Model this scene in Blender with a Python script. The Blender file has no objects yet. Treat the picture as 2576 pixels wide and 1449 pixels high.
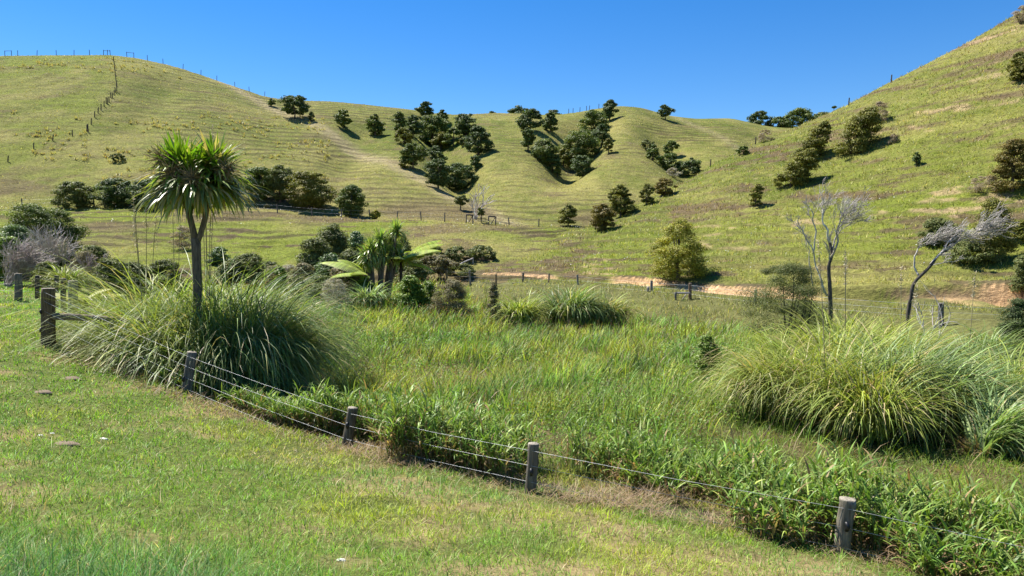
import bpy, math, random
import numpy as np
from mathutils import Vector

# ------------------------------------------------------------------ camera, sky, sun, exposure
SC = bpy.context.scene
FPX = 759.0                      # focal length in pixels of a 1024-wide frame
PITCH = math.radians(2.415)
CZ = 1.65                        # eye height
CPI, SPI = math.cos(PITCH), math.sin(PITCH)
cam = bpy.data.cameras.new('camera'); cam.sensor_width = 36.0; cam.lens = FPX*36.0/1024.0
cam.clip_start = 0.1; cam.clip_end = 3000.0
camo = bpy.data.objects.new('camera', cam); SC.collection.objects.link(camo)
camo.location = (0, 0, CZ); camo.rotation_euler = (math.pi/2 - PITCH, 0, 0)
SC.camera = camo
SUN_DIR = Vector((-0.43, 0.33, 0.84)).normalized()
SUN_EL = math.asin(SUN_DIR.z); SUN_AZ = math.atan2(SUN_DIR.x, SUN_DIR.y)
sun = bpy.data.lights.new('sun', 'SUN'); sun.energy = 5.0; sun.angle = math.radians(0.5); sun.color = (1.0, 0.95, 0.86)
suno = bpy.data.objects.new('sun', sun); SC.collection.objects.link(suno)
suno.rotation_euler = SUN_DIR.to_track_quat('Z', 'Y').to_euler()
W = bpy.data.worlds.new('World'); SC.world = W; W.use_nodes = True
wn = W.node_tree.nodes; wl = W.node_tree.links; wn.clear()
sky = wn.new('ShaderNodeTexSky'); sky.sky_type = 'NISHITA'; sky.sun_disc = False
sky.sun_elevation = SUN_EL; sky.sun_rotation = SUN_AZ
sky.air_density = 1.0; sky.dust_density = 0.0; sky.ozone_density = 3.0; sky.altitude = 300.0
hsv = wn.new('ShaderNodeHueSaturation'); hsv.inputs['Saturation'].default_value = 1.40; hsv.inputs['Hue'].default_value = .508; hsv.inputs['Value'].default_value = 1.0
bg = wn.new('ShaderNodeBackground'); bg.inputs['Strength'].default_value = 0.072
wo = wn.new('ShaderNodeOutputWorld')
wl.new(sky.outputs[0], hsv.inputs['Color']); wl.new(hsv.outputs[0], bg.inputs['Color']); wl.new(bg.outputs[0], wo.inputs['Surface'])
SC.view_settings.view_transform = 'Standard'; SC.view_settings.look = 'None'
SC.view_settings.exposure = 1.15; SC.view_settings.gamma = 1.0
SC.cycles.max_bounces = 6; SC.cycles.diffuse_bounces = 3; SC.cycles.glossy_bounces = 1
SC.cycles.transmission_bounces = 3; SC.cycles.transparent_max_bounces = 4

RNG = np.random.default_rng(7)
K = 1024/2576.0                  # the photo was measured in a 2576-wide view

# ------------------------------------------------------------------ noise and small maths
_LAT = np.random.default_rng(1).random((256, 256))
def vnoise(x, y, seed=0):
    x = np.asarray(x, float) + seed*17.31; y = np.asarray(y, float) + seed*9.77
    xi = np.floor(x); yi = np.floor(y); fx = x-xi; fy = y-yi
    fx = fx*fx*(3-2*fx); fy = fy*fy*(3-2*fy)
    a = xi.astype(int) & 255; b = yi.astype(int) & 255; a1 = (a+1) & 255; b1 = (b+1) & 255
    return (_LAT[a, b]*(1-fx)+_LAT[a1, b]*fx)*(1-fy)+(_LAT[a, b1]*(1-fx)+_LAT[a1, b1]*fx)*fy
def fbm(x, y, seed=0, o=3):
    v = 0; a = 0.5; n = 0
    for i in range(o):
        v = v+a*vnoise(x*2**i, y*2**i, seed+i*3); n += a; a *= .5
    return v/n
def sstep(a, b, x):
    t = np.clip((x-a)/(b-a), 0, 1); return t*t*(3-2*t)
def lerp(a, b, t): return a+(b-a)*t

# ------------------------------------------------------------------ the land
def ray_dir(u, v):
    dx = (u-512)/FPX; dv = (288-v)/FPX
    return np.array([dx, CPI+dv*SPI, -SPI+dv*CPI])
def te(u, v):                    # tangent of azimuth and of elevation over depth
    d = ray_dir(u, v); return d[0]/d[1], d[2]/d[1]
TG = np.linspace(-2.2, 2.2, 1761)
def smooth_table(t, e, sig=6):
    y = np.interp(TG, t, e)
    k = np.exp(-0.5*(np.arange(-4*sig, 4*sig+1)/sig)**2); k /= k.sum()
    yp = np.pad(y, 4*sig, mode='edge'); return np.convolve(yp, k, 'valid')
def etab(pts, sig=6):            # [(u, v)] in 2576 space
    q = [te(u*K, v*K) for u, v in pts]; return smooth_table([a for a, b in q], [b for a, b in q], sig)
def dtab(pts, sig=8):            # [(u, depth)]
    return smooth_table([(u*K-512)/FPX for u, d in pts], [d for u, d in pts], sig)
BACK_CREST = etab([(-1500, 330), (-700, 200), (-200, 148), (0, 141), (100, 139), (280, 138), (350, 147), (440, 168), (520, 193), (600, 221), (660, 241),
    (710, 251), (780, 254), (830, 255), (900, 262), (1000, 272), (1090, 285), (1150, 289), (1250, 284), (1300, 286), (1390, 290), (1450, 283), (1500, 273),
    (1560, 266), (1620, 272), (1680, 291), (1750, 299), (1840, 297), (1900, 312), (1960, 322), (2100, 325), (2600, 330), (4000, 420)], 3)
BACK_CD = dtab([(-1500, 150), (0, 165), (280, 165), (700, 182), (1090, 200), (1300, 205), (1560, 212), (1900, 232), (2600, 250), (4000, 260)])
B_D = (57.0, 63.0, 86.0, 94.0)
B_E = [etab([(-600, 735), (2576, 735)]), etab([(-600, 672), (400, 672), (1100, 690), (1400, 700), (2576, 700)]),
       etab([(-600, 534), (280, 536), (650, 546), (1000, 560), (1350, 580), (1700, 600), (2576, 600)]),
       etab([(-600, 515), (280, 520), (650, 531), (1000, 549), (1350, 572), (1700, 585), (2576, 585)])]
R_CREST = etab([(900, 810), (1000, 760), (1080, 712), (1120, 692), (1200, 662), (1260, 637), (1330, 607), (1400, 587), (1490, 572), (1560, 537), (1650, 491), (1740, 450),
    (1800, 410), (1880, 371), (1960, 337), (2070, 291), (2130, 265), (2230, 211), (2350, 151), (2450, 99), (2576, 24), (2700, -50), (3000, -170), (3600, -300), (4500, -330)], 3)
R_CD = dtab([(900, 68), (1120, 74), (1400, 86), (1700, 98), (2000, 103), (2300, 100), (2576, 98), (3000, 96), (4000, 96)])
R_FD = dtab([(900, 64), (1120, 64), (1400, 63), (1640, 60), (1760, 55), (2100, 49), (2576, 45), (3000, 42), (4000, 38)])
R_FE = etab([(900, 830), (1040, 770), (1120, 700), (1240, 684), (1400, 692), (1620, 697), (1750, 716), (1900, 722), (2150, 722), (2576, 711), (3000, 700), (4000, 700)], 5)
R_SH = dtab([(900, 0.2), (1120, 0.45), (1300, 0.5), (1420, 0.35), (1600, 0.6), (1680, 0.35), (1800, 0.55), (2100, 0.7), (2300, 1.0), (2576, 1.25), (3000, 1.2), (4000, 1.2)], 4)
FW = [(-60, -0.9), (-30, -1.55), (-24, -1.85), (-14.7, -2.25), (-9.4, -3.05), (-4.2, -3.6), (0, -3.6), (4.5, -3.62), (12, -3.7), (40, -3.8)]
def fence_sw(x, y):              # across and along the front fence line
    return np.minimum((x-.3)*.549+(y-11.5)*.836, (x+12)*.88+(y-19.5)*.47), (x-.3)*.836-(y-11.5)*.549
def land(x, y, detail=True):
    """height (world z), layer id (0 valley floor, 1 back hill, 2 right hill), s along hill"""
    x = np.asarray(x, float); y = np.asarray(y, float)
    s, w = fence_sw(x, y)
    fz = np.interp(w, [a for a, b in FW], [b for a, b in FW])
    lawn = lerp(-1.65, fz, sstep(-12.5, 0.6, s)*.55+np.clip((s+9.8)/9.8, 0, 1)*.45)
    far = sstep(35, 62, y)*0.45
    swz = np.minimum(lerp(-4.0, -2.7, sstep(-12, -34, w)), fz-.05)+far*(w > -60)
    base = np.where(s < 0, lawn, lerp(fz, swz, sstep(0.0, 2.4, s)))
    ys = np.maximum(y, 2.0); t = np.clip(x/ys, -2.19, 2.19)
    I = lambda tab: np.interp(t, TG, tab)
    # back hill
    cd = I(BACK_CD); ce = I(BACK_CREST); e0, e1, e2, e3 = [I(q) for q in B_E]
    d0, d1, d2, d3 = B_D
    zb = np.where(ys < d1, lerp(e0*ys, e1*ys, sstep(d0, d1, ys)), 0)
    q = np.clip((ys-d1)/(d2-d1), 0, 1); zb = np.where((ys >= d1) & (ys < d2), lerp(e1, e2, 1-(1-q)**1.25)*ys, zb)
    q = np.clip((ys-d2)/(d3-d2), 0, 1); zb = np.where((ys >= d2) & (ys < d3), lerp(e2, e3, q)*ys, zb)
    sb = (ys-d3)/(cd-d3); q = np.clip(sb, 0, 1)
    zb = np.where(ys >= d3, lerp(e3, ce, 1-(1-q)**1.55)*np.minimum(ys, cd), zb)
    over = np.maximum(ys-cd, 0); zb = zb-np.minimum(over*over*.006, .42*over)
    uu = t*FPX/K+1288
    for (ua, ub, sa, sb_, wd, amp) in [(1175, 1065, .22, .95, 60, 5.0), (1410, 1495, .3, .97, 62, 5.0), (1750, 1615, .3, .8, 55, 3.0), (840, 960, .2, .8, 70, 2.0), (300, 470, .25, .9, 80, 1.4)]:
        uc = lerp(ua, ub, (sb-sa)/(sb_-sa))
        zb = zb-amp*np.exp(-((uu-uc)/wd)**2)*sstep(sa-.12, sa+.2, sb)*(1-sstep(sb_-.2, sb_+.02, sb))
    zb = np.where(ys < d0, -60, zb)
    # right hill
    fd = I(R_FD)+1.2*(fbm(x*.22, y*.05, 31)-.5); fe = I(R_FE); rc = I(R_CREST); rd = I(R_CD); sh = I(R_SH)*(0.55+.9*vnoise(x*.7, y*.1, 12))
    sr = (ys-fd)/(rd-fd); q = np.clip(sr, 0, 1)
    zr = lerp(fe, rc, 1-(1-q)**1.35)*np.clip(ys, fd, rd)
    over = np.maximum(ys-rd, 0); zr = zr-np.minimum(over*over*.03, .5*over)
    dn = fd-ys
    zr = np.where(dn > 0, fe*fd-sh*sstep(0, .55, dn)-.055*dn-.004*np.maximum(dn-3, 0)**2, zr)
    zr = np.where(t < (950*K-512)/FPX, -60, zr)
    z = np.maximum(base, np.maximum(zb, zr)); ph = z*0
    lay = np.where(z == base, 0, np.where(zb >= zr, 1, 2))
    if detail:
        amp0 = (fbm(x*.5, y*.5, 3)-.5)*.16+(vnoise(x*2.2, y*2.2, 5)-.5)*.05
        hill = (fbm(x*.07, y*.07, 8)-.5)*1.0+(fbm(x*.5, y*.5, 9)-.5)*.32
        edge = np.where(lay == 1, 1-.8*sstep(.75, 1, sb), 1-.8*sstep(.8, 1, sr))
        ph = z/np.where(lay == 1, np.where(ys < 90, .62, 1.0), .75)+2.2*fbm(x*.05, y*.05, 21)+.9*vnoise(x*.085, y*.085, 22)+.30*vnoise(x*.28, y*.3, 23)
        saw = ph-np.floor(ph); ter = .5-np.where(saw < .7, saw/.7, (1-saw)/.3)
        tam = np.where(lay == 1, np.where(ys < 90, .22, .12), .10)*sstep(.38, .66, vnoise(x*.045, y*.06, 40)*.6+.4*vnoise(x*.16, y*.2, 41))*np.where(lay == 1, .3+.7*sstep(300, 520, uu), 1)
        onhill = ((lay > 0) & (dn < 0)) | (lay == 1)
        z = z+np.where(onhill, hill*edge*sstep(0, .12, np.where(lay == 1, (ys-d1)/20, sr))+ter*tam*1.25, amp0*sstep(3, 7, y))
    return z+CZ, lay, np.where(lay == 1, sb, np.where(lay == 2, sr, s)), ph
def H(x, y): return land(x, y)[0]
def cast(u, v, y0=3.5, y1=420.):
    d = ray_dir(u, v); d = d/d[1]
    ys = np.geomspace(y0, y1, 5000)
    z = CZ+d[2]*ys; h = land(d[0]*ys, ys)[0]
    k = np.argmax(z <= h)
    if z[k] > h[k]: k = np.argmin(z-h)
    return np.array([d[0]*ys[k], ys[k], h[k]])
def at_depth(u, y, v=None):
    """ground point under a column of the view at a given depth"""
    x = (u-512)/FPX*y
    return np.array([x, y, float(H(x, y))])
def zat(v, y): return CZ+ray_dir(512, v)[2]/ray_dir(512, v)[1]*y

# ------------------------------------------------------------------ mesh helpers
def mesh_np(name, V, F, mat=None, col=None, parent=None, smooth=False):
    V = np.ascontiguousarray(V, np.float32); F = np.ascontiguousarray(F, np.int32)
    me = bpy.data.meshes.new(name); n, k = F.shape
    me.vertices.add(len(V)); me.vertices.foreach_set('co', V.ravel())
    me.loops.add(n*k); me.loops.foreach_set('vertex_index', F.ravel())
    me.polygons.add(n); me.polygons.foreach_set('loop_start', np.arange(0, n*k, k, dtype=np.int32))
    if smooth: me.polygons.foreach_set('use_smooth', np.ones(n, bool))
    if col is not None:
        a = me.attributes.new('col', 'FLOAT_COLOR', 'POINT')
        c = np.ones((len(V), 4), np.float32); c[:, :3] = col; a.data.foreach_set('color', c.ravel())
    me.update(calc_edges=True); me.validate()
    o = bpy.data.objects.new(name, me); SC.collection.objects.link(o)
    if mat: me.materials.append(mat)
    if parent is not None: o.parent = parent
    return o
def tag(o, label=None, cat=None, group=None, kind=None):
    if label: o['label'] = label
    if cat: o['category'] = cat
    if group: o['group'] = group
    if kind: o['kind'] = kind
    return o
def thing(name, loc, label, cat, group=None):
    o = bpy.data.objects.new(name, None); SC.collection.objects.link(o); o.location = [float(q) for q in loc]
    o.empty_display_size = .2
    return tag(o, label, cat, group)
class Geo:                       # gathers quads-as-triangles with colours
    def __init__(g): g.V = []; g.F = []; g.C = []; g.n = 0
    def add(g, V, F, C=None):
        V = np.asarray(V, float); g.V.append(V); g.F.append(np.asarray(F, int)+g.n); g.n += len(V)
        g.C.append(np.broadcast_to(np.asarray(C if C is not None else (1, 1, 1), float), (len(V), 3)))
    def build(g, name, mat, parent=None, smooth=False):
        if not g.V: return None
        return mesh_np(name, np.concatenate(g.V), np.concatenate(g.F), mat, np.concatenate(g.C), parent, smooth)
def tube(P, R, k=6, cap=True):
    P = np.asarray(P, float); R = np.broadcast_to(np.asarray(R, float), (len(P),))
    T = np.gradient(P, axis=0); T /= np.linalg.norm(T, axis=1)[:, None]+1e-9
    up = np.where(np.abs(T[:, 2:3]) > .9, [[1., 0, 0]], [[0, 0, 1.]])
    A = np.cross(T, up); A /= np.linalg.norm(A, axis=1)[:, None]+1e-9; B = np.cross(T, A)
    # keep the frame from flipping along the tube
    for i in range(1, len(P)):
        if np.dot(A[i], A[i-1]) < 0: A[i] *= -1; B[i] *= -1
    th = np.arange(k)*2*np.pi/k
    V = (P[:, None]+R[:, None, None]*(np.cos(th)[None, :, None]*A[:, None]+np.sin(th)[None, :, None]*B[:, None])).reshape(-1, 3)
    F = []
    for i in range(len(P)-1):
        for j in range(k):
            a = i*k+j; b = i*k+(j+1) % k; F += [(a, b, b+k), (a, b+k, a+k)]
    if cap:
        c = len(V); V = np.vstack([V, P[-1:], P[:1]])
        F += [((len(P)-1)*k+j, (len(P)-1)*k+(j+1) % k, c) for j in range(k)]+[(( j+1) % k, j, c+1) for j in range(k)]
    return V, np.array(F)
def blades(P, az, L, w, lean, bend, C, nseg=2, droop=None, twist=None, taper=1.6, bexp=1.3):
    """ribbon leaves: start points, heading, length, width, tilt from vertical at the base, extra tilt gained by the tip"""
    n = len(P); P = np.asarray(P, float); L = np.broadcast_to(L, n); w = np.broadcast_to(w, n)
    lean = np.broadcast_to(lean, n); bend = np.broadcast_to(bend, n)
    d = np.stack([np.cos(az), np.sin(az), 0*az], 1)
    tw = RNG.uniform(-.9, .9, n) if twist is None else twist
    side = np.stack([-np.sin(az+tw), np.cos(az+tw), 0*az], 1)
    pos = P.copy(); rows = []; m = 2*nseg+1
    V = np.empty((n, m, 3))
    for i in range(nseg+1):
        q = i/nseg
        ww = w*.5*(min(1.0, .55+q*1.8))*(1-q**taper)
        if i < nseg:
            V[:, 2*i] = pos-side*ww[:, None]; V[:, 2*i+1] = pos+side*ww[:, None]
        else: V[:, m-1] = pos
        ang = lean+bend*(q+.5/nseg)**bexp
        pos = pos+(L/nseg)[:, None]*(np.sin(ang)[:, None]*d+np.cos(ang)[:, None]*np.array([0, 0, 1.]))
    f = []
    for i in range(nseg-1): f += [(2*i, 2*i+1, 2*i+3), (2*i, 2*i+3, 2*i+2)]
    f.append((2*nseg-2, 2*nseg-1, m-1))
    F = (np.array(f)[None]+(np.arange(n)*m)[:, None, None]).reshape(-1, 3)
    C = np.broadcast_to(C, (n, 3))
    return V.reshape(-1, 3), F, np.repeat(C, m, axis=0)
def leaves(P, N, size, C, aspect=.5, rng=RNG):
    """small rhombic leaves at P facing roughly N"""
    n = len(P); N = N/(np.linalg.norm(N, axis=1)[:, None]+1e-9)
    r = rng.normal(size=(n, 3)); A = np.cross(N, r); A /= np.linalg.norm(A, axis=1)[:, None]+1e-9; B = np.cross(N, A)
    s = np.broadcast_to(size, n)[:, None]
    V = np.stack([P-A*s*.5, P+B*s*.5*aspect+A*s*.05, P+A*s*.5, P-B*s*.5*aspect+A*s*.05], 1).reshape(-1, 3)
    F = (np.array([(0, 1, 2), (0, 2, 3)])[None]+(np.arange(n)*4)[:, None, None]).reshape(-1, 3)
    return V, F, np.repeat(np.broadcast_to(C, (n, 3)), 4, axis=0)
def vary(c, n, amt=.25, hue=.08, rng=RNG):
    c = np.broadcast_to(np.asarray(c, float), (n, 3)); k = rng.normal(1, amt, (n, 1)).clip(.35, 1.8)
    return (c*k*(1+rng.normal(0, hue, (n, 3)))).clip(.004, .9)

# ------------------------------------------------------------------ materials
def leaf_mat(name, trans=.35, rough=.5, spec=.4, noise=0.0):
    m = bpy.data.materials.new(name); m.use_nodes = True; nt = m.node_tree; N = nt.nodes; Lk = nt.links; N.clear()
    at = N.new('ShaderNodeAttribute'); at.attribute_name = 'col'
    p = N.new('ShaderNodeBsdfPrincipled'); p.inputs['Roughness'].default_value = rough; p.inputs['Specular IOR Level'].default_value = spec
    tr = N.new('ShaderNodeBsdfTranslucent'); mx = N.new('ShaderNodeMixShader'); mx.inputs[0].default_value = trans
    g = N.new('ShaderNodeMixRGB'); g.blend_type = 'MULTIPLY'; g.inputs[0].default_value = 1; g.inputs[2].default_value = (1.15, 1.2, .6, 1)
    o = N.new('ShaderNodeOutputMaterial')
    src = at.outputs['Color']
    if noise:
        ge = N.new('ShaderNodeNewGeometry'); nz = N.new('ShaderNodeTexNoise'); nz.inputs['Scale'].default_value = noise; nz.inputs['Detail'].default_value = 3
        Lk.new(ge.outputs['Position'], nz.inputs['Vector'])
        mr = N.new('ShaderNodeMapRange'); mr.inputs['To Min'].default_value = .6; mr.inputs['To Max'].default_value = 1.4; Lk.new(nz.outputs['Fac'], mr.inputs['Value'])
        mm = N.new('ShaderNodeMixRGB'); mm.blend_type = 'MULTIPLY'; mm.inputs[0].default_value = 1
        Lk.new(src, mm.inputs[1]); Lk.new(mr.outputs[0], mm.inputs[2]); src = mm.outputs[0]
    Lk.new(src, p.inputs['Base Color']); Lk.new(src, g.inputs[1]); Lk.new(g.outputs[0], tr.inputs['Color'])
    Lk.new(p.outputs[0], mx.inputs[1]); Lk.new(tr.outputs[0], mx.inputs[2]); Lk.new(mx.outputs[0], o.inputs['Surface'])
    return m
def ground_mat(name, bumps, fine=4.0, stretch=1.0, lo=.62, hi=1.42):
    m = bpy.data.materials.new(name); m.use_nodes = True; nt = m.node_tree; N = nt.nodes; Lk = nt.links
    p = N['Principled BSDF']; p.inputs['Roughness'].default_value = .95; p.inputs['Specular IOR Level'].default_value = .1
    at = N.new('ShaderNodeAttribute'); at.attribute_name = 'col'
    ge = N.new('ShaderNodeNewGeometry'); mp = N.new('ShaderNodeMapping'); mp.inputs['Scale'].default_value = (1, 1, stretch)
    Lk.new(ge.outputs['Position'], mp.inputs['Vector'])
    n1 = N.new('ShaderNodeTexNoise'); n1.inputs['Scale'].default_value = fine; n1.inputs['Detail'].default_value = 5; n1.inputs['Roughness'].default_value = .7
    n2 = N.new('ShaderNodeTexNoise'); n2.inputs['Scale'].default_value = fine*.22; n2.inputs['Detail'].default_value = 4
    for q in (n1, n2): Lk.new(mp.outputs[0], q.inputs['Vector'])
    r1 = N.new('ShaderNodeMapRange'); r1.inputs['From Min'].default_value = .3; r1.inputs['From Max'].default_value = .7; r1.inputs['To Min'].default_value = lo; r1.inputs['To Max'].default_value = hi
    r2 = N.new('ShaderNodeMapRange'); r2.inputs['From Min'].default_value = .3; r2.inputs['From Max'].default_value = .7; r2.inputs['To Min'].default_value = .85; r2.inputs['To Max'].default_value = 1.15
    Lk.new(n1.outputs['Fac'], r1.inputs['Value']); Lk.new(n2.outputs['Fac'], r2.inputs['Value'])
    mu = N.new('ShaderNodeMath'); mu.operation = 'MULTIPLY'; Lk.new(r1.outputs[0], mu.inputs[0]); Lk.new(r2.outputs[0], mu.inputs[1])
    mm = N.new('ShaderNodeMixRGB'); mm.blend_type = 'MULTIPLY'; mm.inputs[0].default_value = 1
    Lk.new(at.outputs['Color'], mm.inputs[1]); Lk.new(mu.outputs[0], mm.inputs[2]); Lk.new(mm.outputs[0], p.inputs['Base Color'])
    bp = N.new('ShaderNodeBump'); bp.inputs['Strength'].default_value = bumps[0]; bp.inputs['Distance'].default_value = bumps[1]
    Lk.new(n1.outputs['Fac'], bp.inputs['Height']); Lk.new(bp.outputs[0], p.inputs['Normal'])
    return m
def wood_mat(name, grain=(14, 14, 1.2)):
    m = bpy.data.materials.new(name); m.use_nodes = True; nt = m.node_tree; N = nt.nodes; Lk = nt.links
    p = N['Principled BSDF']; p.inputs['Roughness'].default_value = .85; p.inputs['Specular IOR Level'].default_value = .2
    at = N.new('ShaderNodeAttribute'); at.attribute_name = 'col'
    tc = N.new('ShaderNodeTexCoord'); mp = N.new('ShaderNodeMapping'); mp.inputs['Scale'].default_value = grain; Lk.new(tc.outputs['Object'], mp.inputs['Vector'])
    nz = N.new('ShaderNodeTexNoise'); nz.inputs['Scale'].default_value = 2.2; nz.inputs['Detail'].default_value = 6; nz.inputs['Roughness'].default_value = .65; Lk.new(mp.outputs[0], nz.inputs['Vector'])
    mr = N.new('ShaderNodeMapRange'); mr.inputs['From Min'].default_value = .3; mr.inputs['From Max'].default_value = .7; mr.inputs['To Min'].default_value = .35; mr.inputs['To Max'].default_value = 1.5; Lk.new(nz.outputs['Fac'], mr.inputs['Value'])
    mm = N.new('ShaderNodeMixRGB'); mm.blend_type = 'MULTIPLY'; mm.inputs[0].default_value = 1
    Lk.new(at.outputs['Color'], mm.inputs[1]); Lk.new(mr.outputs[0], mm.inputs[2]); Lk.new(mm.outputs[0], p.inputs['Base Color'])
    bp = N.new('ShaderNodeBump'); bp.inputs['Strength'].default_value = .8; bp.inputs['Distance'].default_value = .02; Lk.new(nz.outputs['Fac'], bp.inputs['Height']); Lk.new(bp.outputs[0], p.inputs['Normal'])
    return m
M_GRASS = leaf_mat('grass_blades', .38, .55, .35)
M_REED = leaf_mat('arching_leaves', .32, .48, .32)
M_SWORD = leaf_mat('sword_leaves', .34, .38, .5)
M_LEAF = leaf_mat('tree_leaves', .25, .6, .3)
M_GLOSS = leaf_mat('glossy_leaves', .25, .5, .35)
M_TWIG = leaf_mat('twigs', .05, .8, .2)
M_BARK = wood_mat('bark', (9, 9, 1.6))
M_POST = wood_mat('weathered_timber')
M_SOIL = ground_mat('valley_soil', (.8, .08), 9.0)
M_HILL = ground_mat('hill_pasture', (1.0, .28), 2.6, 1.6)
M_RHILL = ground_mat('near_hill_pasture', (1.0, .2), 3.4, 1.6)
def plain(name, c, rough=.5, metal=0.0):
    m = bpy.data.materials.new(name); m.use_nodes = True; p = m.node_tree.nodes['Principled BSDF']
    nz = m.node_tree.nodes.new('ShaderNodeTexNoise'); nz.inputs['Scale'].default_value = 30
    cr = m.node_tree.nodes.new('ShaderNodeMixRGB'); cr.inputs[1].default_value = (*[q*.75 for q in c], 1); cr.inputs[2].default_value = (*[min(1, q*1.2) for q in c], 1)
    m.node_tree.links.new(nz.outputs['Fac'], cr.inputs[0]); m.node_tree.links.new(cr.outputs[0], p.inputs['Base Color'])
    p.inputs['Roughness'].default_value = rough; p.inputs['Metallic'].default_value = metal
    return m
M_WIRE = plain('galvanised_wire', (.42, .43, .44), .5, .3)
M_BLACK = plain('black_plastic', (.012, .012, .013), .45)
M_STONE = plain('pale_stone', (.62, .6, .54), .8)

# ------------------------------------------------------------------ colours of the land
def mixc(a, b, t): return np.asarray(a)*(1-t[:, None])+np.asarray(b)*t[:, None]
OLIVE = np.array((.128, .160, .024)); STRAW = np.array((.285, .262, .080)); LIME = np.array((.180, .215, .028)); BROWN = np.array((.165, .120, .066)); CLAY = np.array((.56, .36, .185)); SOD = np.array((.10, .075, .045))
def hill_colour(x, y, z, lay, s, ph):
    # large patches, stretched across the slope, then sheep tracks that follow the contour
    st = np.where(lay == 1, .035, .06)
    big = fbm(x*st, z*.11, 50, 3); mid = fbm(x*.22, z*.55, 53, 3); fine = vnoise(x*1.6, y*1.1+z*2.6, 57)
    dry = np.clip(.56+1.6*(big-.5)+1.1*(mid-.5)+.6*(fine-.5), 0, 1)
    c = mixc(OLIVE, STRAW, dry)
    uu = x/np.maximum(y, 2)*FPX/K+1288
    low = (lay == 1) & (y < 90)
    lush = np.where(low, .75, np.where(lay == 2, .52*(1-sstep(.2, .75, s))+.08, .25*(1-sstep(350, 700, uu))+.45*(1-sstep(-25, 25, uu-np.interp(s, [0, .35, .5, 1.0], [-100, 180, 265, 290])))))*sstep(.28, .62, fbm(x*.13, z*.4, 61, 2)+.16*(fine-.5))
    c = mixc(c, LIME, np.clip(lush*1.25, 0, 1))
    # worn pale track running down the left spur
    tr = np.exp(-((uu-lerp(1310, 560, np.clip(s, 0, 1.2)**.85)-30*(fbm(y*.05, y*0, 9)-.5))/34)**2)*(lay == 1)*(y > 94)*1.1
    tr2 = np.exp(-((uu-lerp(1960, 1690, np.clip((s-.35)/.6, 0, 1)))/16)**2)*(lay == 1)*sstep(.3, .4, s)*.6
    c = mixc(c, (.40, .33, .185), np.clip(tr+tr2, 0, 1)*(.5+.5*fine))
    br = sstep(.60, .74, fbm(x*.16, z*.75, 71, 3)+.16*(fine-.5)-.05*(lay == 1))*np.where(lay == 2, .95, .5)
    br = np.maximum(br, np.where((lay == 1) & (y < 93), .8*sstep(.6, .72, fbm(x*.09, z*.5, 74, 3)), 0))
    br = np.maximum(br, (lay == 1)*.75*np.exp(-((s-.06)/.10)**2)*sstep(.42, .6, fbm(x*.1, z*.3, 77))*(y > 94))
    c = mixc(c, BROWN, br)
    sc_ = sstep(.60, .70, fbm(x*.32+3, z*2.3+.25*y, 78, 3)*.8+.2*fine)*np.where(lay == 2, .85, np.where(y < 93, .9, .35)); c = mixc(c, (.135, .10, .055), sc_)
    saw = ph-np.floor(ph)
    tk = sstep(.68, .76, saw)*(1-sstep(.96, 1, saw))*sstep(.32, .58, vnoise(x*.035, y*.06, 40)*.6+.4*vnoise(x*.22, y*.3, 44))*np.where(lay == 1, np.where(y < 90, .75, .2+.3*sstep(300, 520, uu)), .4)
    return mixc(c, (.095, .075, .036), tk), tk
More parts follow.
